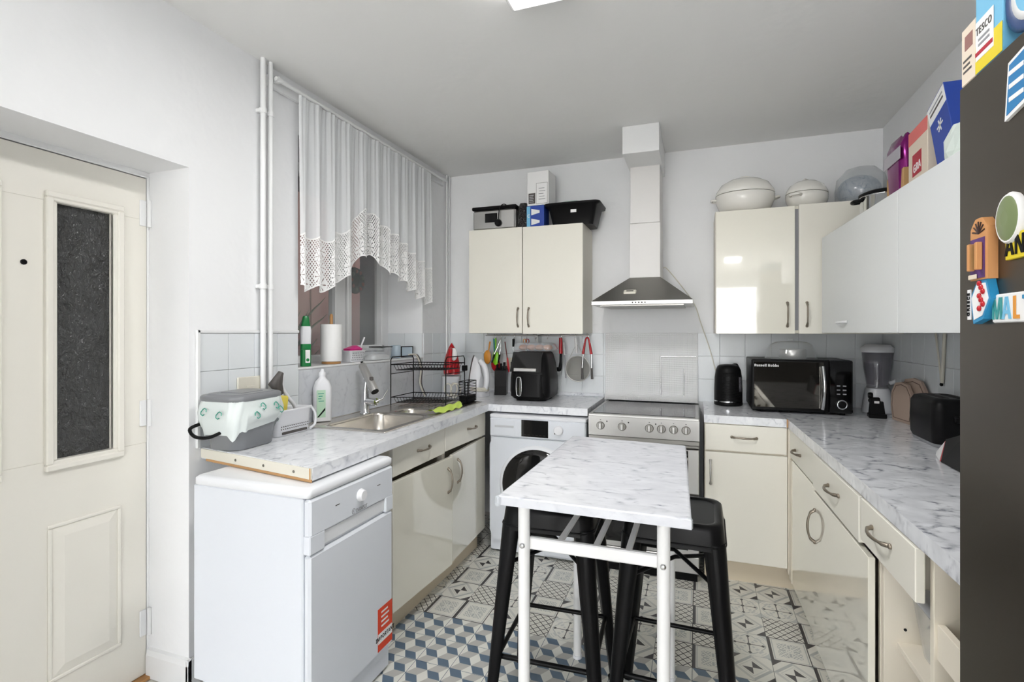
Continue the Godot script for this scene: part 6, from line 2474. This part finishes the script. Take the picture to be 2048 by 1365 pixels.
# ---------------------------------------------------------------- right counter
func right_counter_things():
	var b: MB
	var t := thing("blender", "white jug blender in the right corner", "blender", P(0.945, WT + 0.001, 3.40), -0.2)
	b = mb()
	b.lathe([Vector2(0.072, 0), Vector2(0.074, 0.006), Vector2(0.066, 0.08), Vector2(0.058, 0.125), Vector2(0.052, 0.135)], Vector3.ZERO, 28)
	part(t, "motor_base", b, M.white_plastic)
	b = mb()
	b.lathe([Vector2(0.052, 0.138), Vector2(0.05, 0.15), Vector2(0.066, 0.25), Vector2(0.074, 0.34), Vector2(0.072, 0.34), Vector2(0.064, 0.25), Vector2(0.048, 0.155)], Vector3.ZERO, 28, false, true)
	var jug := part(t, "jug", b, M.smoky)
	b = mb()
	b.lathe([Vector2(0.012, 0.152), Vector2(0.016, 0.165), Vector2(0.006, 0.18)], Vector3.ZERO, 10)
	part(jug, "blade_hub", b, M.hood_steel)
	b = mb()
	b.lathe([Vector2(0.078, 0.335), Vector2(0.079, 0.36), Vector2(0.07, 0.366), Vector2(0.06, 0.378), Vector2(0.03, 0.38)], Vector3.ZERO, 28)
	part(t, "lid", b, M.white_plastic)
	b = mb()
	b.tube(curve([Vector3(0.074, 0.34, 0.01), Vector3(0.10, 0.335, 0.015), Vector3(0.112, 0.27, 0.02), Vector3(0.09, 0.19, 0.02), Vector3(0.056, 0.165, 0.01)], 5), 0.012, 10)
	part(t, "handle", b, M.white_plastic)
	b = mb()
	b.tr = Transform3D(Basis(Vector3(1, 0, 0), PI / 2), Vector3(-0.03, 0.07, 0.058))
	b.lathe([Vector2(0.016, 0), Vector2(0.014, 0.012)], Vector3.ZERO, 16)
	part(t, "speed_dial", b, M.black_plastic)
	# knife sharpener
	t = thing("knife_sharpener", "small black upright gadget with a silver label before the blender", "sharpener", P(0.882, WT + 0.001, 3.18), -0.1)
	b = mb()
	b.span(-0.038, 0.04, 0, 0.022, -0.03, 0.03, 0.003)
	part(t, "base", b, M.black_plastic)
	b = mb()
	b.prism([Vector2(-0.034, 0.022), Vector2(0.034, 0.022), Vector2(0.026, 0.085), Vector2(0.014, 0.085), Vector2(0.010, 0.105), Vector2(-0.028, 0.105)], "z", -0.018, 0.018)
	part(t, "body", b, M.black_plastic)
	plate_on(t, "silver_label", -0.014, 0.008, 0.076, 0.088, 0.018, M.tag_white)
	b = mb()
	b.tr = Transform3D(Basis(Vector3(0, 0, 1), PI / 2), Vector3(-0.028, 0.115, 0))
	b.lathe([Vector2(0.014, -0.01), Vector2(0.016, 0.0), Vector2(0.014, 0.01)], Vector3.ZERO, 12)
	part(t, "wheel", b, M.black_plastic)
	# chopping boards leaning on the tiles
	for k in 2:
		t = thing("chopping_board", ["beige chopping board with a dark groove, the front one", "beige chopping board, larger, the one behind"][k], "chopping board", [P(0.957, WT + 0.001, 3.06), P(0.985, WT + 0.001, 3.00)][k], -PI / 2 + 0.12, "chopping boards by the blender")
		t.rotation.x = -0.0
		var w: float = [0.21, 0.25][k]
		var h: float = [0.20, 0.225][k]
		var o := [Vector2(-w * 0.42, 0), Vector2(w * 0.42, 0), Vector2(w * 0.5, h * 0.35), Vector2(w * 0.46, h * 0.72), Vector2(w * 0.28, h * 0.95), Vector2(0, h), Vector2(-w * 0.28, h * 0.95), Vector2(-w * 0.46, h * 0.72), Vector2(-w * 0.5, h * 0.35)]
		b = mb()
		b.prism(o, "z", -0.006, 0.006)
		part(t, "board", b, M.beige)
		b = mb()
		var g := []
		for p in o: g.append(Vector3(p.x * 0.86, 0.014 + p.y * 0.86, 0.006))
		g.append(g[0])
		b.tube(g, 0.002, 5, false)
		part(t, "groove", b, M.dark_beige)
	# toaster
	t = thing("toaster", "black two-slot toaster on the right worktop", "toaster", P(0.935, WT + 0.001, 2.545), -PI / 2)
	b = mb()
	var ls := []
	for q in [[0.012, 0.255, 0.145], [0.03, 0.268, 0.158], [0.10, 0.272, 0.162], [0.165, 0.266, 0.156], [0.182, 0.25, 0.14], [0.188, 0.22, 0.11]]:
		ls.append(rr(0, q[0], 0, q[1], q[2], 0.035, 5))
	b.loft(ls)
	part(t, "body", b, M.black_plastic)
	b = mb()
	b.loft([rr(0, 0, 0, 0.25, 0.14, 0.03, 4), rr(0, 0.013, 0, 0.262, 0.15, 0.03, 4)])
	part(t, "base", b, M.mid_grey)
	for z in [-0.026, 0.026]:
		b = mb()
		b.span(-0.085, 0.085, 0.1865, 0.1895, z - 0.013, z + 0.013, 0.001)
		part(t, "slot", b, M.slot_shade)  # dark plate painted in place of the shaded bread slot
	b = mb()
	b.span(0.134, 0.148, 0.10, 0.125, -0.02, 0.02, 0.004)
	part(t, "lever", b, M.black_plastic)
	# wedge-shaped appliance at the fridge's side
	t = thing("hand_vacuum", "black wedge-shaped handheld appliance with a white and red nose, near the fridge", "appliance", P(0.86, WT + 0.001, 2.02), -PI / 2)
	b = mb()
	b.loft([[Vector3(-0.245, 0.002, -0.05), Vector3(-0.25, 0.002, 0.05), Vector3(-0.245, 0.015, 0.05), Vector3(-0.24, 0.015, -0.05)], [Vector3(-0.15, 0.002, -0.07), Vector3(-0.15, 0.002, 0.075), Vector3(-0.15, 0.07, 0.06), Vector3(-0.15, 0.07, -0.06)]], true, true, false)
	part(t, "nose", b, M.tag_white)
	b = mb()
	b.loft([[Vector3(-0.149, 0.002, -0.07), Vector3(-0.149, 0.002, 0.075), Vector3(-0.149, 0.071, 0.06), Vector3(-0.149, 0.071, -0.06)], [Vector3(-0.138, 0.002, -0.07), Vector3(-0.138, 0.002, 0.076), Vector3(-0.138, 0.076, 0.061), Vector3(-0.138, 0.076, -0.06)]], true, true, false)
	part(t, "red_seal", b, M.red)
	b = mb()
	b.loft([[Vector3(-0.137, 0.002, -0.07), Vector3(-0.137, 0.002, 0.076), Vector3(-0.137, 0.08, 0.062), Vector3(-0.137, 0.08, -0.06)], [Vector3(0.0, 0.002, -0.07), Vector3(0.0, 0.002, 0.078), Vector3(0.0, 0.125, 0.06), Vector3(0.0, 0.125, -0.06)], [Vector3(0.16, 0.002, -0.06), Vector3(0.16, 0.002, 0.07), Vector3(0.16, 0.11, 0.05), Vector3(0.16, 0.11, -0.05)]], true, true, false)
	part(t, "body", b, M.black_plastic)

# ---------------------------------------------------------------- fridge
func fridge_things():
	var b: MB
	# front faces the room (-x): local x runs towards the camera, z to the left
	var t := thing("fridge", "tall dark steel fridge freezer at the right edge, covered in magnets", "fridge", P(0.497, 0, 1.19), -PI / 2)
	b = mb()
	b.span(0.0, 0.60, 0.03, 1.80, -0.50, -0.002, 0.004)
	part(t, "body", b, M.dark_steel)
	b = mb()
	b.span(0.001, 0.599, 0.05, 1.80, 0.0, 0.037, 0.004)
	var dr := part(t, "door", b, M.dark_steel)
	b = mb()
	b.tube([Vector3(0.54, 0.7, 0.075), Vector3(0.54, 1.2, 0.075)], 0.01, 10)
	for y in [0.74, 1.16]: b.tube([Vector3(0.54, y, 0.035), Vector3(0.54, y, 0.075)], 0.008, 8)
	part(dr, "handle", b, M.brushed)
	for x in [0.05, 0.55]:
		for z in [-0.04, -0.45]:
			b = mb()
			b.lathe([Vector2(0.02, 0), Vector2(0.02, 0.031)], Vector3(x, 0, z), 10)
			part(t, "foot", b, M.black_plastic)
	# boxes on the fridge, all against its front edge
	var top := 1.801
	t = print_box("cereal_carton", "white carton with a pink picture on the fridge top, far end", "box", P(0.544, top, 1.164), -PI / 2, Vector3(0.051, 0.105, 0.16), M.pale_card)
	plate_on(t, "picture", -0.012, 0.016, 0.062, 0.088, 0.08, M.picture_brown)
	for k in 3: plate_on(t, "print_line", -0.018, 0.012 - 0.006 * (k % 2), 0.022 + 0.010 * k, 0.026 + 0.010 * k, 0.08, M.dark_grey)
	t = print_box("food_carton", "sky blue and yellow food carton lettered TESCO on the fridge top", "box", P(0.544, top, 1.095), -PI / 2, Vector3(0.085, 0.15, 0.16), M.sky_card)
	plate_on(t, "yellow_base", -0.0425, 0.0425, 0.001, 0.05, 0.08, M.carton_yellow)
	plate_on(t, "white_panel", -0.040, 0.018, 0.022, 0.09, 0.0806, M.tag_white)
	plate_on(t, "red_band", -0.040, 0.016, 0.030, 0.037, 0.0812, M.deep_red)
	lettering(t, "carton_lettering", "TESCO", 0.013, Vector3(-0.012, 0.072, 0.0812), Basis(), M.dark_grey)
	for k in 2: plate_on(t, "print_line", -0.030, 0.006, 0.045 + 0.009 * k, 0.049 + 0.009 * k, 0.0812, M.mid_grey)
	t = print_box("pale_carton", "pale blue carton behind the blue plate on the fridge", "box", P(0.572, top, 0.98), -PI / 2, Vector3(0.13, 0.21, 0.16), M.ice_card)
	plate_on(t, "white_flash", -0.05, 0.02, 0.13, 0.165, 0.08, M.tag_white)
	t = thing("blue_plate", "round dark blue rimmed plastic plate standing on the fridge", "plate", P(0.475, top + 0.073, 0.985), -PI / 2)
	b = mb()
	b.tr = Transform3D(Basis(Vector3(1, 0, 0), PI / 2), Vector3.ZERO)
	b.lathe([Vector2(0.05, -0.004), Vector2(0.068, 0.0), Vector2(0.072, 0.006), Vector2(0.064, 0.008), Vector2(0.052, 0.003)], Vector3.ZERO, 36, false, false)
	part(t, "rim", b, M.navy)
	b = mb()
	b.tr = Transform3D(Basis(Vector3(1, 0, 0), PI / 2), Vector3.ZERO)
	b.lathe([Vector2(0.054, -0.005), Vector2(0.054, 0.006), Vector2(0.042, 0.0065)], Vector3.ZERO, 36, true, false)
	part(t, "white_ring", b, M.tag_white)
	b = mb()
	b.tr = Transform3D(Basis(Vector3(1, 0, 0), PI / 2), Vector3.ZERO)
	b.lathe([Vector2(0.042, 0.002), Vector2(0.042, 0.0065)], Vector3.ZERO, 30)
	part(t, "centre", b, M.sky_card)
	# magnets on the door: own x towards the camera, y up, z off the door
	var fx := 0.4595
	var mag := func(called: String, label: String, d: float, y: float) -> Node3D:
		return thing(called, label, "magnet", P(fx, y, d), -PI / 2, "fridge magnets")
	t = mag.call("sign_magnet", "blue and white sign-shaped magnet near the fridge top", 0.997, 1.722)
	b = mb()
	b.prism([Vector2(-0.028, -0.045), Vector2(0.03, -0.035), Vector2(0.034, 0.05), Vector2(-0.018, 0.042)], "z", 0.0, 0.005)
	part(t, "plate", b, M.tag_white)
	b = mb()
	b.prism([Vector2(-0.022, -0.038), Vector2(0.027, -0.029), Vector2(0.03, 0.044), Vector2(-0.014, 0.037)], "z", 0.005, 0.0056)
	var pl := part(t, "blue_field", b, M.sign_blue)
	for k in 3:
		plate_on(pl, "print_line", -0.014, 0.024, -0.02 + 0.02 * k, -0.013 + 0.02 * k, 0.0056, M.tag_white)
	# carved wooden window
	t = mag.call("window_magnet", "wood and purple arched Moorish window magnet", 1.082, 1.482)
	b = mb()
	var o := [Vector2(-0.028, -0.048), Vector2(0.028, -0.048), Vector2(0.028, 0.028)]
	for k in 9: o.append(Vector2(cos(PI * k / 8) * (0.028 + 0.0015 * (k % 2)), 0.028 + sin(PI * k / 8) * (0.028 + 0.0015 * (k % 2))))
	o.append(Vector2(-0.028, 0.028))
	b.prism(o, "z", 0.0, 0.014)
	part(t, "frame", b, M.tan)
	b = mb()
	b.span(-0.025, 0.020, -0.045, 0.022, 0.014, 0.0155)
	part(t, "purple_panel", b, M.purple)
	b = mb()
	b.span(-0.008, 0.008, -0.030, 0.012, 0.0155, 0.0160)
	part(t, "opening", b, M.teal)
	for x in [-0.013, 0.012]:
		b = mb()
		b.span(x - 0.004, x + 0.004, -0.032, 0.014, 0.0155, 0.024, 0.001)
		part(t, "shutter", b, M.tan)
	for k in 7:
		b = mb()
		var a := PI * (k + 0.5) / 7
		b.tube([Vector3(0, 0.030, 0.0145), Vector3(cos(a) * 0.02, 0.030 + sin(a) * 0.02, 0.0145)], 0.0014, 4)
		part(t, "fan_bar", b, M.dark_brown)
	b = mb()
	b.span(-0.027, 0.0, -0.046, -0.038, 0.016, 0.018, 0.001)
	part(t, "name_plate", b, M.pale_card)
	# oval glass
	t = mag.call("oval_magnet", "oval green glass magnet with a white edge", 1.008, 1.522)
	b = mb()
	b.tr = Transform3D(Basis(Vector3(1, 0, 0), PI / 2), Vector3.ZERO)
	b.lathe([Vector2(0.034, 0), Vector2(0.035, 0.006), Vector2(0.032, 0.010)], Vector3.ZERO, 28, true, true, 1.0, 1.15)
	part(t, "edge", b, M.tag_white)
	b = mb()
	b.tr = Transform3D(Basis(Vector3(1, 0, 0), PI / 2), Vector3.ZERO)
	b.lathe([Vector2(0.030, 0.010), Vector2(0.026, 0.012), Vector2(0.010, 0.0135)], Vector3.ZERO, 28, true, true, 1.0, 1.15)
	part(t, "picture", b, M.moss)
	# yellow letters
	t = mag.call("letters_magnet", "dark lettered magnet outlined in yellow", 0.993, 1.478)
	b = mb()
	b.span(-0.028, 0.03, -0.02, 0.02, 0.0, 0.006, 0.001)
	part(t, "plate", b, M.carton_yellow)
	lettering(t, "letters", "AN", 0.03, Vector3(0.0, 0.0, 0.0068), Basis(), M.tag_black, 0.95)
	# greek magnet
	t = mag.call("greece_magnet", "blue and white house magnet with red flowers lettered GREECE", 1.085, 1.398)
	b = mb()
	b.prism([Vector2(-0.02, -0.038), Vector2(0.012, -0.03), Vector2(0.036, 0.004), Vector2(0.024, 0.036), Vector2(-0.006, 0.036), Vector2(-0.03, 0.008)], "z", 0.0, 0.012)
	part(t, "plate", b, M.sea_blue)
	b = mb()
	b.prism([Vector2(-0.016, -0.031), Vector2(0.010, -0.024), Vector2(0.030, 0.004), Vector2(0.020, 0.030), Vector2(-0.006, 0.030), Vector2(-0.024, 0.006)], "z", 0.012, 0.013)
	part(t, "scene", b, M.tag_white)
	for k in 7:
		b = mb()
		b.ball(Vector3(0.004 + 0.004 * (k % 3) * 1.4, 0.030 - 0.007 * k, 0.014), Vector3(0.006, 0.005, 0.003), 8, 4)
		part(t, "flower", b, M.red)
	b = mb()
	b.span(-0.036, -0.026, -0.03, 0.022, 0.012, 0.014)
	part(t, "name_strip", b, M.tag_white)
	lettering(t, "name_lettering", "GREECE", 0.0085, Vector3(-0.031, -0.004, 0.0145), Basis(Vector3(0, 0, 1), PI / 2), M.tag_black)
	# malta letters
	t = mag.call("malta_magnet", "picture-letter magnet spelling MALTA below the yellow letters", 0.993, 1.385)
	b = mb()
	b.span(-0.068, 0.07, -0.024, 0.022, 0.0, 0.005, 0.002)
	part(t, "plate", b, M.tag_white)
	var lm := [M.teal, M.sky_card, M.orange, M.sea_blue, M.lime]
	for k in 5:
		lettering(t, "letter", "MALTA"[k], 0.036, Vector3(-0.051 + 0.026 * k, -0.002, 0.0058), Basis(), lm[k], 0.8)
